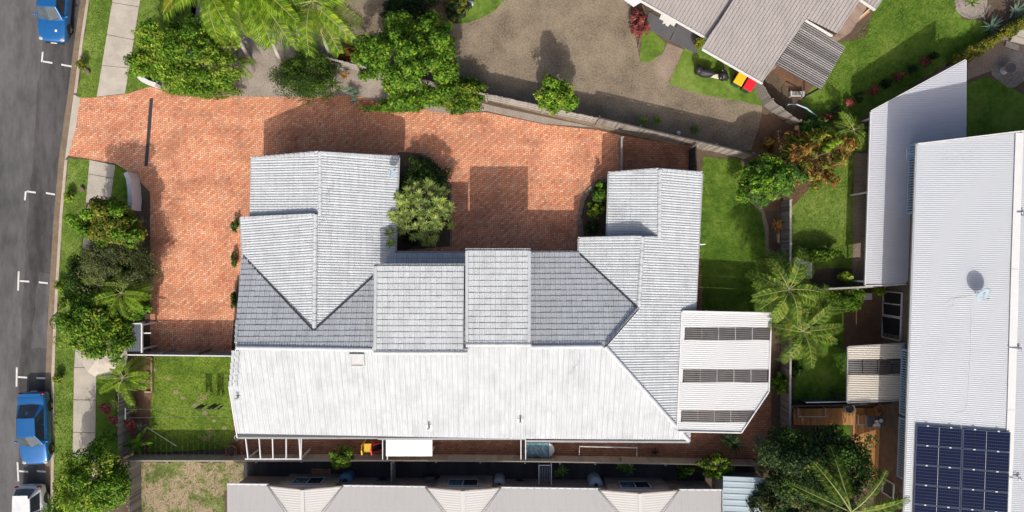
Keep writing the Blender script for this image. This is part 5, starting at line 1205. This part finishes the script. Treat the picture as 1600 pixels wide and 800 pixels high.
def scooter():
    c = GX(1114, 116, .6); t = thing('motor_scooter', c, 'black and cream motor scooter parked on the grass of the grey roofed house', 'motor scooter', rz=R(-12))
    M['cream_paint'] = m_paint('cream_paint', (.60,.57,.47), .6, .3, 0)
    for x in (-.66, .64):
        N = 18; m = MB(); vs = []; prof = [(.16,-.07),(.25,-.085),(.285,-.04),(.285,.04),(.25,.085),(.16,.07)]
        for r, y in prof: vs += [(x+r*math.cos(2*math.pi*i/N), y, .285+r*math.sin(2*math.pi*i/N)) for i in range(N)]
        m.add(vs, [(j*N+i, j*N+(i+1) % N, (j+1)*N+(i+1) % N, (j+1)*N+i) for j in range(5) for i in range(N)]); w = m.build('wheel', M['rubber'], t, local=True)
        MB().tube([(x,-.05,.285),(x,.05,.285)], .16, 14).build('rim', M['steel'], w, local=True)
    MB().tube([(.64,0,.30),(.50,0,.75),(.44,0,1.0)], [.05,.05,.04], 8).build('fork', M['steel'], t, local=True)
    MB().tube([(.42,-.36,1.02),(.45,-.14,1.03),(.45,.14,1.03),(.42,.36,1.02)], .022, 8).build('handlebar', M['black'], t, local=True)
    b = MB(); b.sphere((.52,0,.74), (.26,.27,.34), 12, 8); b.build('front_shield', M['black'], t, local=True, smooth=True)
    b = MB(); b.box((.12,0,.34), (.72,.22,.10)).beam((.50,0,.78),(-.02,.0,.42),.12,.08).beam((.40,-.25,.9),(.40,.25,.9),.06,.06); b.build('footboard', M['cream_paint'], t, local=True, bevel=.03)
    b = MB(); b.sphere((-.45,0,.58), (.50,.26,.28), 14, 8); b.build('rear_cowl', M['black'], t, local=True, smooth=True)
    b = MB(); b.sphere((-.36,0,.80), (.46,.17,.11), 14, 8); b.build('seat', M['black'], t, local=True, smooth=True)
    b = MB(); b.sphere((-.86,0,.95), (.20,.24,.20), 12, 8); b.build('top_box', M['black'], t, local=True, smooth=True)
    b = MB(); b.sphere((.69,0,.56), (.24,.10,.07), 12, 6); b.build('mudguard', M['black'], t, local=True, smooth=True)
    b = MB(); b.sphere((.58,0,.98), (.08,.09,.08), 10, 6); b.build('headlight', M['lamp'], t, local=True, smooth=True)
    for s in (-1, 1): MB().tube([(.42,s*.26,1.03),(.46,s*.36,1.18)], .01, 5).sphere((.46,s*.38,1.2),(.02,.06,.045),8,5).build('mirror', M['black'], t, local=True)
scooter(); bpy.data.objects['motor_scooter'].scale = (1.14,1.2,1.0)
# dark slabs and white cloth in front of the grey house
M['slate'] = m_ground('slate_slab', (.075,.077,.085), (.115,.117,.125), 3, 30, .2)
for nm, q, lab in (('patio_slab', [(1013,19),(1056,44),(1044,63),(1007,44)], 'left dark grey slab under the grey roof edge, carrying the white cloth'), ('patio_slab', [(1059,36),(1090,55),(1088,86),(1046,64)], 'right dark grey slab under the grey roof edge')):
    m = MB(); m.prism([(p.x,p.y) for p in (GX(*x,0) for x in q)], .10, .17); tag(recentre(m.build(nm, M['slate'], bevel=.01)), lab, 'slab')
q = [(1034,20),(1057,33),(1052,43),(1046,39),(1043,43),(1039,41),(1039,38),(1034,39),(1036,34),(1029,31)]
m = MB(); m.prism([(p.x,p.y) for p in (GX(*x,0) for x in q)], .172, .20); tag(recentre(m.build('cloth', M['white'])), 'white cloth with a ragged edge lying on the left dark slab', 'cloth')
m = MB(); m.box((GX(1062,50,0).x, GX(1062,50,0).y, .13), (.0,.0,.0)) if False else None
def low_border(pts, label, mat, w=.18, h=.26, name='garden_edging', piece='edging_stone'):
    P = [GX(*p, 0) for p in pts]; t = thing(name, P[0], label, 'edging')
    for a, b in zip(P, P[1:]):
        n = max(1, round((b-a).length/.36))
        for i in range(n):
            q, r = a.lerp(b, i/n), a.lerp(b, (i+.92)/n); m = MB(); z = h*random.uniform(.85,1.1); j = Vector((random.uniform(-.015,.015), random.uniform(-.015,.015), 0)); m.beam(q+j+Vector((0,0,z/2)), r+j+Vector((0,0,z/2)), w*random.uniform(.85,1.1), z); m.build(piece, M[mat], t, bevel=.02)
low_border([(907,372),(904,345),(908,318),(919,297),(934,285),(950,281)], 'curved stone edging of the bed beside the right wing', 'pebble', .26, .22)
low_border([(657,240),(684,262),(702,285),(706,320),(704,386)], 'stone edging of the hedge bed beside the left wing', 'pebble', .12, .14)
low_border([(1003,10),(1010,30),(1000,60),(996,78)], 'thin pale edging between the copper shrub and the small lawn', 'gutter', .08, .25)
low_border([(1500,-40),(1494,0),(1500,22),(1518,30),(1536,24),(1546,8)], 'stone edging of the round bed at the top right', 'pebble', .16, .14)
m = MB(); t = thing('planter_box', GX(236,585,0), 'timber sleeper planter in the top left corner of the walled garden', 'planter')
for a, b in (((231,558),(240.5,558)),((240.5,558),(241,611)),((241,611),(230,611)),((231,585),(240.5,585))):
    A, B = GX(*a,0), GX(*b,0); m = MB(); m.beam(A+Vector((0,0,.22)), B+Vector((0,0,.22)), .10, .22); m.build('sleeper', M['sleeper'], t)
A = GX(232,600,0); MB().box((A.x+.14, A.y+.0, .2), (.28,.8,.06)).build('soil', M['redsoil'], t)
M['soil_lawn'] = m_ground('worn_stone', (.16,.15,.075), (.30,.27,.15), 6, 30, .6)
# clothes line over the walled garden
def washing():
    h = 1.75; a, b = G(196,640,h), G(368,637,h); t = thing('clothes_line', (a.x,a.y,0), 'thin clothes line stretched across the walled garden', 'clothes line')
    for dy in (0, .5): MB().tube([a+Vector((0,-dy,0)), (a+b)/2+Vector((0,-dy,-.05)), b+Vector((0,-dy,0))], .006, 5).build('line', M['steel'], t)
    for p in (a, b): m = MB(); m.box((p.x,p.y-.25,h/2), (.06,.06,h)); m.beam((p.x,p.y+.1,h), (p.x,p.y-.6,h), .05, .05); m.build('post', M['steel'], t)
    for px, w, l, lab in ((308,.40,1.05,'left dark garment pegged on the clothes line'), (327,.46,1.25,'middle dark garment, the longest on the clothes line'), (341,.14,.55,'small dark sock on the clothes line')):
        c = G(px, 639, h); m = MB(); n = 6; vs = []
        for j in range(5):
            for i in range(n+1):
                x = (i/n-.5)*w*(1-.12*math.sin(j)); vs.append((c.x+x, c.y+.03*math.sin(i*1.7+j)+.02*j, c.z-l*j/4))
        fs = [(j*(n+1)+i, j*(n+1)+i+1, (j+1)*(n+1)+i+1, (j+1)*(n+1)+i) for j in range(4) for i in range(n) if not (l > .6 and j == 3 and i in (2, 3))]
        m.add(vs, fs); o = m.build('garment', M['black']); s = o.modifiers.new('s','SOLIDIFY'); s.thickness = .02; tag(recentre(o), lab, 'clothing')
washing()
m = MB(); m.tube([G(230,668,.9), G(276,697,1.3)], .018, 6); tag(recentre(m.build('prop_pole', M['steel'])), 'thin pale pole leaning across the shaded corner of the walled garden', 'pole')
for k, (px, py) in enumerate(((243,577),(264,591),(276,612),(287,621),(305,633),(322,645),(336,657),(352,668))):
    c = GX(px, py, 0); m = MB(); n = 9; r0 = .15+.03*(k % 3); m.prism([(c.x+r0*random.uniform(.8,1.1)*math.cos(2*math.pi*i/n), c.y+r0*.8*random.uniform(.8,1.1)*math.sin(2*math.pi*i/n)) for i in range(n)], .10, .128)
    o = m.build('stepping_stone', M['soil_lawn']); o['kind'] = 'structure'
def pot(label, px, py, r, h, mat, cat='pot', name='plant_pot'):
    c = GX(px, py, h); c.z = .1; t = thing(name, c, label, cat); MB().lathe([(r*.65,0),(r*.9,h*.6),(r,h*.95),(r*1.05,h),(r*.88,h),(r*.85,h*.9)], n=18).build('bowl', M[mat], t, local=True, smooth=True)
    MB().lathe([(0,h*.86),(r*.86,h*.88)], n=18).build('soil', M['soil'], t, local=True); return t
M['terracotta'] = plain('terracotta', (.34,.13,.065), .8)
pot('white pot at the top corner of the left wing roof end of the garden', 371, 683, .16, .4, 'white')
pot('terracotta bowl in the shaded bottom right corner of the walled garden', 362, 704, .36, .35, 'terracotta')
def umbrella():
    c = GX(160, 556, 2.0); t = thing('garden_umbrella', c, 'round white umbrella half hidden under the bright green tree beside the footpath', 'umbrella')
    MB().tube([(0,0,0),(0,0,2.3)], .03, 8).build('pole', M['steel'], t, local=True)
    n = 16; r = 1.3; m = MB(); rings = [(0,2.25),(.5,2.18),(1.0,2.03),(1.4,1.82),(r,1.68)]
    vs = [(q*math.cos(2*math.pi*i/n), q*math.sin(2*math.pi*i/n), z-(.03 if i % 2 else 0)) for q, z in rings for i in range(n)]
    m.add(vs, [(j*n+i, (j+1)*n+i, (j+1)*n+(i+1) % n, j*n+(i+1) % n) for j in range(4) for i in range(n)]); o = m.build('canopy', M['concrete'], t, local=True); o.modifiers.new('s','SOLIDIFY').thickness = .012
    for i in range(8): a = 2*math.pi*i/8; MB().tube([(.03*math.cos(a),.03*math.sin(a),2.2),(r*math.cos(a),r*math.sin(a),1.66)], .012, 5).build('rib', M['steel'], t, local=True)
    MB().lathe([(.35,0),(.35,.08),(.06,.12)], n=16).build('base', M['offwhite'], t, local=True)
umbrella()
def curved_wall(label, pts, h, name='entry_wall'):
    P = [GX(*p, 0) for p in pts]; m = MB(); n = len(P); vs = []
    for i, p in enumerate(P):
        d = (P[min(i+1,n-1)]-P[max(i-1,0)]).normalized(); s = Vector((-d.y, d.x, 0))*.11
        vs += [(p.x+s.x,p.y+s.y,0),(p.x-s.x,p.y-s.y,0),(p.x-s.x,p.y-s.y,h),(p.x+s.x,p.y+s.y,h)]
    fs = [(i*4+a, i*4+b, i*4+4+b, i*4+4+a) for i in range(n-1) for a, b in ((0,1),(1,2),(2,3),(3,0))]+[(0,3,2,1),(n*4-4,n*4-3,n*4-2,n*4-1)]
    m.add(vs, fs); t = thing(name, P[0], label, 'wall'); m.build('wall', M['offwhite'], t)
    m = MB()
    for i in range(n-1): m.beam(P[i]+Vector((0,0,h+.03)), P[i+1]+Vector((0,0,h+.03)), .28, .06)
    m.build('coping', M['white'], t)
curved_wall('curved pale rendered entry wall at the left edge of the brick drive', [(213,273),(217,282),(219,296),(220,312),(219,330)], 1.15)
curved_wall('short pale rendered entry wall at the foot of the big rounded bush', [(226,122),(233,129),(242,134),(254,138)], .8)
m = MB(); m.sphere((0,0,.34),(.13,.13,.13),14,9); 
c = GX(1060,208,.4); t = thing('garden_light', (c.x,c.y,.1), 'white globe garden light on a short post by the paling fence', 'garden light'); m.build('globe', M['white'], t, local=True, smooth=True); MB().tube([(0,0,0),(0,0,.24)], .04, 8).build('post', M['black'], t, local=True)
c = GX(735,6,.4); t = thing('garden_light', (c.x,c.y,.1), 'white globe garden light among the plants of the driveway island', 'garden light'); MB().sphere((0,0,.34),(.2,.2,.2),14,9).build('globe', M['white'], t, local=True, smooth=True); MB().tube([(0,0,0),(0,0,.2)], .05, 8).build('post', M['black'], t, local=True)
for px, py, lab in ((140,114,'small grey stump in the mulch beside the young yellow verge shrub'), (131,296,'small dark stump on the verge below the driveway crossing'),):
    c = GX(px,py,0); m = MB(); m.lathe([(.16,0),(.14,.2),(0,.22)], (c.x,c.y,.1), 9); tag(recentre(m.build('tree_stump', M['bark'])), lab, 'stump')
# satellite dishes
M['dish'] = plain('dish_grey', (.27,.345,.40), .7)
def dish(label, p, r, az, tilt=.75, mat='dish'):
    t = thing('satellite_dish', p, label, 'satellite dish', rz=az); m = MB(); n = 20; q = Matrix.Rotation(tilt, 3, 'X'); o = Vector((0,0,.55))
    vs = [tuple(o+q @ Vector((s*r*math.cos(2*math.pi*i/n), s*r*.85*math.sin(2*math.pi*i/n), .16*r*s*s))) for s in (0.001,.35,.7,1) for i in range(n)]
    m.add(vs, [(j*n+i, j*n+(i+1) % n, (j+1)*n+(i+1) % n, (j+1)*n+i) for j in range(3) for i in range(n)]); d = m.build('reflector', M[mat], t, local=True, smooth=True); d.modifiers.new('s','SOLIDIFY').thickness = .02
    MB().tube([(0,0,0),(0,.05,.3),tuple(o)], .025, 8).build('mast', M['steel'], t, local=True)
    f = o+q @ Vector((0,-.1*r,.95*r)); e = o+q @ Vector((0,-r*.8,.1)); MB().tube([e, f], .012, 6).sphere(f, (.05,.05,.06), 8, 6).build('feed_arm', M['dish'], t, local=True)
p = G(1524,458,5.85); dish('grey satellite dish on the long pale roof casting an oval shadow', p, .44, R(25), .62)
m = MB(); pts = [G(x,y,e2.z(*G(x,y,5.8)[:2])+.03) for x, y in ((1520,462),(1505,466),(1488,466),(1478,474),(1482,481),(1490,478),(1488,470),(1505,463),(1516,470),(1518,500),(1516,560),(1512,630),(1508,643),(1492,646))]
m.tube([Vector((p.x,p.y,e2.z(p.x,p.y)+.045)) for p in pts], .006, 5); tag(recentre(m.build('cable', M['offwhite'])), 'loose black cable running over the long pale roof from the dish to the solar panels', 'cable')
p = G(616,272,2.7); dish('small pale blue dish on the right edge of the left wing roof', p, .30, R(-40), .5, 'dish')
def antenna(px, py, h, lab):
    p = G(px, py, h); t = thing('roof_antenna', p, lab, 'antenna'); MB().tube([(0,0,0),(.02,0,.7)], .015, 6).build('mast', M['steel'], t, local=True)
    MB().tube([(-.25,-.35,.68),(.28,.35,.68)], .012, 5).build('boom', M['steel'], t, local=True)
    for k in range(5): f = k/4; x, y = -.25+.53*f, -.35+.7*f; MB().tube([(x-.16,y+.12,.68),(x+.16,y-.12,.68)], .008, 4).build('element', M['steel'], t, local=True)
antenna(895, 572, 4.4, 'small rusty aerial on the sunny slope of the white tiled roof')
antenna(508, 345, 4.75, 'thin aerial at the step in the left wing roof ridge')
m = MB(); p = G(1096,382,2.2); m.tube([p+Vector((-.15,0,.1)), p+Vector((.2,.02,.1))], .04, 8); tag(recentre(m.build('overflow_pipe', M['white'])), 'short white pipe sticking out of the right eave over the side lawn', 'pipe')
# solar panels
M['cells'] = None; M['panel_frame'] = plain('panel_frame', (.035,.05,.09), .6)
def m_cells():
    t = Nt('solar_cells'); v = t.obj(); s = t.new("ShaderNodeSeparateXYZ"); t.ln(v, s.inputs[0]); Mx = t.math
    gx = Mx('ABSOLUTE', Mx('SUBTRACT', Mx('FRACT', Mx('MULTIPLY', s.outputs[0], 11.2)), .5)); gy = Mx('ABSOLUTE', Mx('SUBTRACT', Mx('FRACT', Mx('MULTIPLY', s.outputs[1], 5.7)), .5))
    m1 = t.ramp(gy, [(.43,0.0),(.48,1.0)]); m2 = t.ramp(gx, [(.42,0.0),(.48,1.0)])
    c = t.mix((.004,.010,.034), (.085,.06,.075), m1); c = t.mix(c, (.03,.045,.10), Mx('MULTIPLY', m2, .6)); t.col(c); t.rough(.2); t.b.inputs['Specular IOR Level'].default_value = .12; return t.mat
M['cells'] = m_cells()
def solar():
    fr = MB(); w, h = 2.27, 1.055
    for c, s in (((0,h/2-.02,.03),(w,.04,.05)),((0,-h/2+.02,.03),(w,.04,.05)),((w/2-.02,0,.03),(.04,h-.08,.05)),((-w/2+.02,0,.03),(.04,h-.08,.05))): fr.box(c, s)
    fm = fr.mesh('frame', M['panel_frame']); gm = MB().box((0,0,.035),(w-.08,h-.08,.03)).mesh('glass', M['cells']); cm_ = MB().box((0,0,.054),(.020,h-.08,.008)).mesh('divider', M['steel']); dm = MB().box((0,0,.06),(.10,.06,.03)).mesh('clamp', M['white'])
    x0 = e2.uv(G(1434,665,5.5)); names = ['left', 'right']; rows = ['top', 'second', 'third', 'fourth', 'fifth', 'sixth']
    # e2 axes: u runs along the eave, v up the slope
    sgn = 1 if e2.u.y > 0 else -1
    for r in range(6):
        for cidx in range(2):
            vv = x0.y+w/2+cidx*(w+.03); uu = x0.x-sgn*(h/2+r*(h+.022)); P = e2.pt(uu, vv, .10)
            t = thing('solar_panel', P, f'dark blue solar panel, {rows[r]} in the {names[cidx]} column on the long pale roof', 'solar panel', 'solar panels on the long pale roof')
            X = e2.v; Y = e2.u*sgn; Z = X.cross(Y); t.rotation_euler = Matrix(((X.x,Y.x,Z.x),(X.y,Y.y,Z.y),(X.z,Y.z,Z.z))).to_euler()
            link('frame', fm, t); link('glass', gm, t); link('divider', cm_, t)
            for sx in (-.25,.25): link('clamp', dm, t, (sx*w, h/2+.01, 0))
            for sx in (-.3,.3): MB().box((sx*w, 0, -.05), (.05,h,.09)).build('mounting_rail', M['steel'], t, local=True)
solar()
m = MB(); m.tube([G(1567,736,6.0)+Vector((0,0,.1)), G(1588,742,6.2)+Vector((0,0,.1))], .02, 5); tag(recentre(m.build('cable', M['black'])), 'short dark cable from the solar panels to the roof anchor', 'cable')

# ---------------- timber deck at the lower right
def deck():
    t = thing('timber_deck', GX(1330,660,0), 'L shaped orange timber deck beside the big dark tree', 'deck'); z = .16
    P0 = GX(1238,636,0); x = P0.x; i = 0; x1 = GX(1376,636,0).x; xm = GX(1327,0,0).x
    ytop = GX(0,637,0).y; ys = GX(0,663,0).y; yl = GX(0,752,0).y
    while x < x1:
        yb = ys if x < xm else yl; m = MB(); m.box((x+.07, (ytop+yb)/2, z+random.uniform(-.003,.003)), (.132, ytop-yb, .04)); m.build('board', M['deck'], t); x += .142
    MB().box(((P0.x+x1)/2, ytop-.4, .07), (x1-P0.x,.08,.12)).box(((xm+x1)/2, (ytop+yl)/2, .065), (.08, ytop-yl,.12)).build('joist', M['darktimber'], t)
deck()
sheet('back_lawn', [(1298,664),(1327,664),(1327,692),(1298,692)], .118, M['lawn_lush'], .02)
sheet('yard_paving', [(1376,630),(1420,630),(1420,760),(1376,760)], .14, M['redsoil'])
t = thing('glass_screen', GX(1280,622,0), 'blue glass screen with a pale rail along the dark fence above the deck', 'glass screen')
a, b = GX(1246,622,0), GX(1306,621,0); c_ = GX(1319,628,0)
for p, q in ((a,(a+b)/2),((a+b)/2,b),(b,c_)):
    m = MB(); m.beam(p+Vector((0,0,.7)), q+Vector((0,0,.7)), .02, 1.1); m.build('glass_panel', M['blueglass'], t)
    m = MB(); m.beam(p+Vector((0,0,1.28)), q+Vector((0,0,1.28)), .05, .05); m.build('rail', M['steel'], t)
    m = MB(); m.box((p.x,p.y,.65), (.05,.05,1.3)); m.build('post', M['steel'], t)
def bench_frame(name, label, cat, px0, px1, py0, py1, h, mat='white', top=None):
    a, b = GX(px0,py0,h), GX(px1,py1,h); t = thing(name, (a+b)/2, label, cat); x0, x1, y0, y1 = a.x, b.x, b.y, a.y
    for p, q in (((x0,y0),(x1,y0)),((x1,y0),(x1,y1)),((x0,y1),(x0,y0))): m = MB(); m.beam((*p,h),(*q,h),.05,.04); m.build('frame_rail', M[mat], t)
    for p in ((x0,y0),(x1,y0),(x0,y1),(x1,y1)): m = MB(); m.box((*p,h/2+.05),(.04,.04,h-.1)); m.build('leg', M[mat], t)
    if top:
        n = 7
        for k in range(n): m = MB(); m.box((x0+(x1-x0)*(k+.5)/n, (y0+y1)/2, h+.0), ((x1-x0)/n-.02, abs(y1-y0)-.05, .03)); m.build('slat', M[top], t)
    return t
bench_frame('garden_bench', 'long low timber bench with a thin white frame on the deck by the glass screen', 'bench', 1247, 1290, 638, 651, .45, 'white', 'deck')
bench_frame('lounge_chair', 'white framed chair next to the grey patterned table on the deck', 'chair', 1341, 1352, 649, 664, .40, 'white', 'deck')
t = bench_frame('patio_table', 'grey topped table with white things on it at the edge of the deck', 'table', 1354, 1382, 649, 668, .62, 'steel', 'slate')
for k, (px, py) in enumerate(((1369,659),(1372,664),(1366,665),(1376,657))):
    c = G(px,py,.66); m = MB(); m.lathe([(.10,0),(.13,.05),(.11,.06),(0,.03)], c, 10); tag(recentre(m.build('dish_stack', M['white'])), ['white bowl in the middle of the grey table','white bowl nearest the lower edge of the grey table','white bowl at the lower left of the grey table','white bowl at the right of the grey table'][k], 'bowl')
t = pot('round white rimmed pot on the deck beside the dark fence', 1327, 638, .30, .55, 'white')
pot('round clay pot in the shade by the patio roof end', 1374, 638, .26, .5, 'terracotta'); pot('dark pot beside the sliding doors of the brick building', 1393, 641, .28, .5, 'slate')
tag(recentre(MB().box((*GX(1353,463,.5)[:2], .35), (.70,.42,.5)).build('storage_box', M['gutter_dark'], bevel=.03)), 'grey storage box on the brown yard below the thin fence', 'box')
pot('pale pot at the corner of the sliding doors', 1386, 452, .2, .45, 'offwhite')
# white garden table under the big palm
bench_frame('garden_table', 'pale white table half covered by the big palm fronds', 'table', 1241, 1268, 403, 434, .75, 'white', 'whitemetal')
# bird bath, steps and path things at the top right
c = GX(1577,107,.6); t = thing('bird_bath', (c.x,c.y,.1), 'round stone bird bath in the pebble circle at the top right', 'bird bath')
MB().lathe([(.25,0),(.24,.08),(.10,.16),(.09,.5),(.18,.56)], n=14).build('pedestal', M['offwhite'], t, local=True, smooth=True); MB().lathe([(.10,.55),(.36,.62),(.40,.70),(.36,.70),(.30,.65),(0,.62)], n=18).build('bowl', M['aggregate_path'], t, local=True, smooth=True)
MB().lathe([(0,.67),(.31,.67)], n=18).build('water', M['slate'], t, local=True)
t = thing('garden_steps', GX(1590,60,0), 'pale stone steps below the golden hedge at the top right', 'steps')
for k in range(4): p = GX(1578+k*7, 73-k*8, 0); m = MB(); m.box((p.x,p.y,.14+.07*k), (.85,.34,.14+.14*k), R(-18)); m.build('step', M['concrete'], t)
c0 = GX(1226,166,0)
m = MB(); m.tube([GX(1226,168,0)+Vector((0,0,.1)), G(1232,163,1.2), G(1245,163,1.7), G(1260,169,1.6), G(1276,181,.6), GX(1277,182,0)], .04, 8); o = tag(recentre(m.build('garden_arch', M['paleblue'])), 'thin pale hoop arching over the brown bed by the bent fence', 'garden arch')
bench_frame('metal_bench', 'pale metal bench under the edge of the dark pergola', 'bench', 1236, 1256, 142, 150, .45, 'offwhite', 'slatgrey')
m = MB(); m.box((*GX(1330,25,1)[:2], .6), (.9,.06,1.0), R(32)); tag(recentre(m.build('screen_panel', M['white'])), 'white screen panel by the small roof end at the top', 'panel')
t = thing('timber_bench', GX(1342,25,0), 'orange timber bench with a white rail by the white screen panel', 'bench')
for k in range(3): a, b = GX(1326+k*3,34+k*2.4,.4), GX(1352+k*3,13+k*2.4,.4); m = MB(); m.beam(a+Vector((0,0,.45)), b+Vector((0,0,.45)), .11, .04); m.build('slat', M['deck'], t)
for p in (GX(1329,35,0), GX(1354,16,0)): m = MB(); m.box((p.x,p.y,.26), (.1,.3,.34), R(35)); m.build('leg', M['deck'], t)
a, b = G(1331,39,.6), G(1360,13,.6); m = MB(); m.beam(a,b,.05,.05); m.build('rail', M['white'], t)

# ---------------- brick side yard and alley
t = thing('pergola', GX(425,700,0), 'white open pergola rafters over the left end of the brick side yard', 'pergola')
for px0, px1 in ((384,388),(405,407.5),(426,427),(447.5,447.5),(467.5,469.5),(471,470.5)):
    m = MB(); m.beam(G(px0,683,2.25), G(px1,717.5,2.15), .06, .12); m.build('rafter', M['white'], t)
m = MB(); m.beam(G(383,717,2.1), G(472,717,2.1), .07, .10); m.build('beam', M['white'], t)
for px in (387,470): post(t, px, 716, 2.05, 'white', .08)
aw = thing('awning', GX(640,697,0), 'plain white flat awning beside the main roof over the brick side yard', 'awning')
m = MB(); q = [G(603,682,2.3), G(675.5,682,2.3), G(675.5,713,2.2), G(603,713,2.2)]; m.add([p for p in q]+[p-Vector((0,0,.07)) for p in q], [(3,2,1,0),(4,5,6,7),(0,1,5,4),(1,2,6,5),(2,3,7,6),(3,0,4,7)]); m.build('roof_sheet', M['white'], aw)
for px in (606,673): post(aw, px, 712, 2.15, 'white', .07)
for lab, px, mt in (('white framed dark gate at the left end of the white awning', 598, 'white'), ('pale framed gate beside the teal topped tub', 814, 'offwhite')):
    t = thing('yard_gate', GX(px,698,0), lab, 'gate')
    a, b = GX(px,685,1.5), GX(px,718,1.5)
    for dx in (0,.28):
        for z in (.25, 1.5): m = MB(); m.beam(a+Vector((dx,0,z)), b+Vector((dx,0,z)), .06, .06); m.build('rail', M[mt], t)
    for k in range(11): p = a.lerp(b, k/10); m = MB(); m.box((p.x+.14,p.y,.85), (.05,.07,1.4)); m.build('bar', M['black'], t)
def toy():
    c = GX(582,698,.7); t = thing('toy_slide', (c.x,c.y,.1), 'red and yellow plastic toy slide in the brick side yard under the roof edge', 'toy'); M['toyred'] = M['red']
    MB().add([(-.45,-.25,1.0),(.05,-.25,1.0),(.05,.3,1.0),(-.45,.3,1.0),(-.45,-.25,.93),(.05,-.25,.93),(.05,.3,.93),(-.45,.3,.93)], [(0,1,2,3),(7,6,5,4),(0,4,5,1),(1,5,6,2),(2,6,7,3),(3,7,4,0)]).build('platform', M['yellow'], t, local=True, bevel=.02)
    for x in (-.5,.08):
        MB().tube([(x,-.3,0),(x,-.28,1.3),(x,0,1.42),(x,.28,1.3),(x,.3,0)], .045, 8).build('side_rail', M['red'] if x > 0 else M['yellow'], t, local=True)
    MB().add([(.08,-.2,.95),(.08,.2,.95),(.55,.2,.35),(.55,-.2,.35),(.85,.2,.12),(.85,-.2,.12)], [(0,3,2,1),(3,5,4,2)]).build('chute', M['black'], t, local=True).modifiers.new('s','SOLIDIFY').thickness = .03
    for s in (-1,1): MB().tube([(.08,s*.22,1.05),(.55,s*.22,.45),(.88,s*.22,.22)], .035, 7).build('chute_rim', M['red'], t, local=True)
    for k in range(3): MB().tube([(-.52,-.25,.25+.25*k),(-.52,.25,.25+.25*k)], .025, 6).build('rung', M['red'], t, local=True)
toy()
M['teal'] = Nt('teal_cover')
_t = M['teal']; n_ = _t.noise(2.2, 4, .6, None, 2.5); _t.col(_t.ramp(n_, [(.36,(.22,.32,.38)),(.48,(.10,.24,.28)),(.56,(.015,.11,.12)),(.68,(.18,.32,.36))])); _t.rough(.15); M['teal'] = _t.mat
c = GX(845,703,.7); t = thing('spa_tub', (c.x,c.y,.1), 'rectangular tub with a teal patterned cover and a curved white end', 'tub')
MB().box((-.12,0,.3),(1.55,.92,.6)).build('shell', M['black'], t, local=True, bevel=.03); MB().box((-.22,0,.63),(1.40,.90,.06)).build('cover', M['teal'], t, local=True, bevel=.02)
m = MB(); m.add([(.50+.34*math.sin(math.pi*i/10)*(1), -.46+.92*i/10, z) for z in (0,.66) for i in range(11)], [(i, i+1, 12+i, 11+i) for i in range(10)]+[tuple(range(11,22))]); m.build('end_cap', M['white'], t, local=True)
t = thing('drying_rack', GX(950,705,0), 'thin white tube clothes rack in the brick side yard', 'clothes rack')
m = MB(); m.tube([G(905,711,1.0), G(905.5,697.5,1.1), G(995,699.5,1.1), G(995,713,1.0)], .03, 8); m.build('frame', M['white'], t)
for px in (905.5, 995): m = MB(); m.tube([G(px,698,1.1), GX(px,700,0)+Vector((0,0,.1))], .025, 7); m.build('leg', M['white'], t)
M['drum'] = plain('blue_drum', (.06,.16,.24), .45)
def drum(label, px, py, r, h, mat, name='water_tank', cat='tank'):
    c = GX(px,py,h); t = thing(name, (c.x,c.y,.1), label, cat); MB().lathe([(r,0),(r*1.02,h*.3),(r,h*.33),(r*1.02,h*.65),(r,h*.68),(r,h*.95),(r*.85,h),(0,h*1.03)], n=20).build('tank', M[mat], t, local=True, smooth=True); MB().lathe([(r*.3,h),(r*.3,h*1.06),(0,h*1.07)], n=14).build('lid', M['black'], t, local=True)
drum('blue drum in the alley beside the left brick gable', 540, 750, .42, .9, 'drum', 'drum', 'drum'); drum('grey round tank in the alley right of the middle brick gable', 780, 756, .36, 1.1, 'gutter_dark'); drum('blue-grey round tank in the alley left of the right brick gable', 931, 757, .42, 1.2, 'bluegrey')
def ac(label, px, py, s, mat):
    c = GX(px,py,s[2]); t = thing('air_conditioner', (c.x,c.y,.11), label, 'air conditioner'); MB().box((0,0,s[2]/2),s).build('case', M[mat], t, local=True, bevel=.02); MB().tube([(0,s[1]/2+.005,s[2]/2),(0,s[1]/2+.03,s[2]/2)], s[2]*.36, 18).build('fan_grille', M['black'], t, local=True)
    for k in range(4): MB().box((0,-s[1]/2+.1+.12*k,s[2]+.008),(s[0]*.8,.02,.012)).build('vent_slot', M['black'], t, local=True)
ac('blue box unit in the alley left of the short dark fence', 597, 756, (.85,.45,.7), 'drum'); ac('dark box unit in the alley left of the middle brick gable', 671, 752, (.55,.5,.9), 'slate'); ac('pale grey box unit in the alley under the cream eave near the barred gate', 812, 757, (.9,.35,.6), 'offwhite')
t = thing('yard_gate', GX(851,745,0), 'barred gate with a pale frame across the dark alley', 'gate'); 
for a, b in (((842,727),(860,727)),((842,727),(842,762)),((861.5,724),(861.5,762))): m = MB(); m.beam(G(*a,1.1), G(*b,1.1), .06, .06); m.build('frame_rail', M['offwhite'], t)
for k in range(6): m = MB(); m.beam(G(845+k*2.7,730,1.05), G(845+k*2.7,752,1.05), .03, .03); m.build('bar', M['gutter_dark'], t)
for p in ((842,727),(861.5,725)): post(t, *p, 1.1, 'offwhite', .06)
m = MB(); p = GX(503,741,0); t = thing('brick_pad', (p.x,p.y,.1), 'small raised brick pad in the alley by the left gable', 'brick pad')
for i in range(6):
    for j in range(4): MB().box((-.5+.2*i,-.3+.2*j,.06),(.19,.19,.10+.01*((i+j) % 2))).build('brick', M['court'], t, local=True)
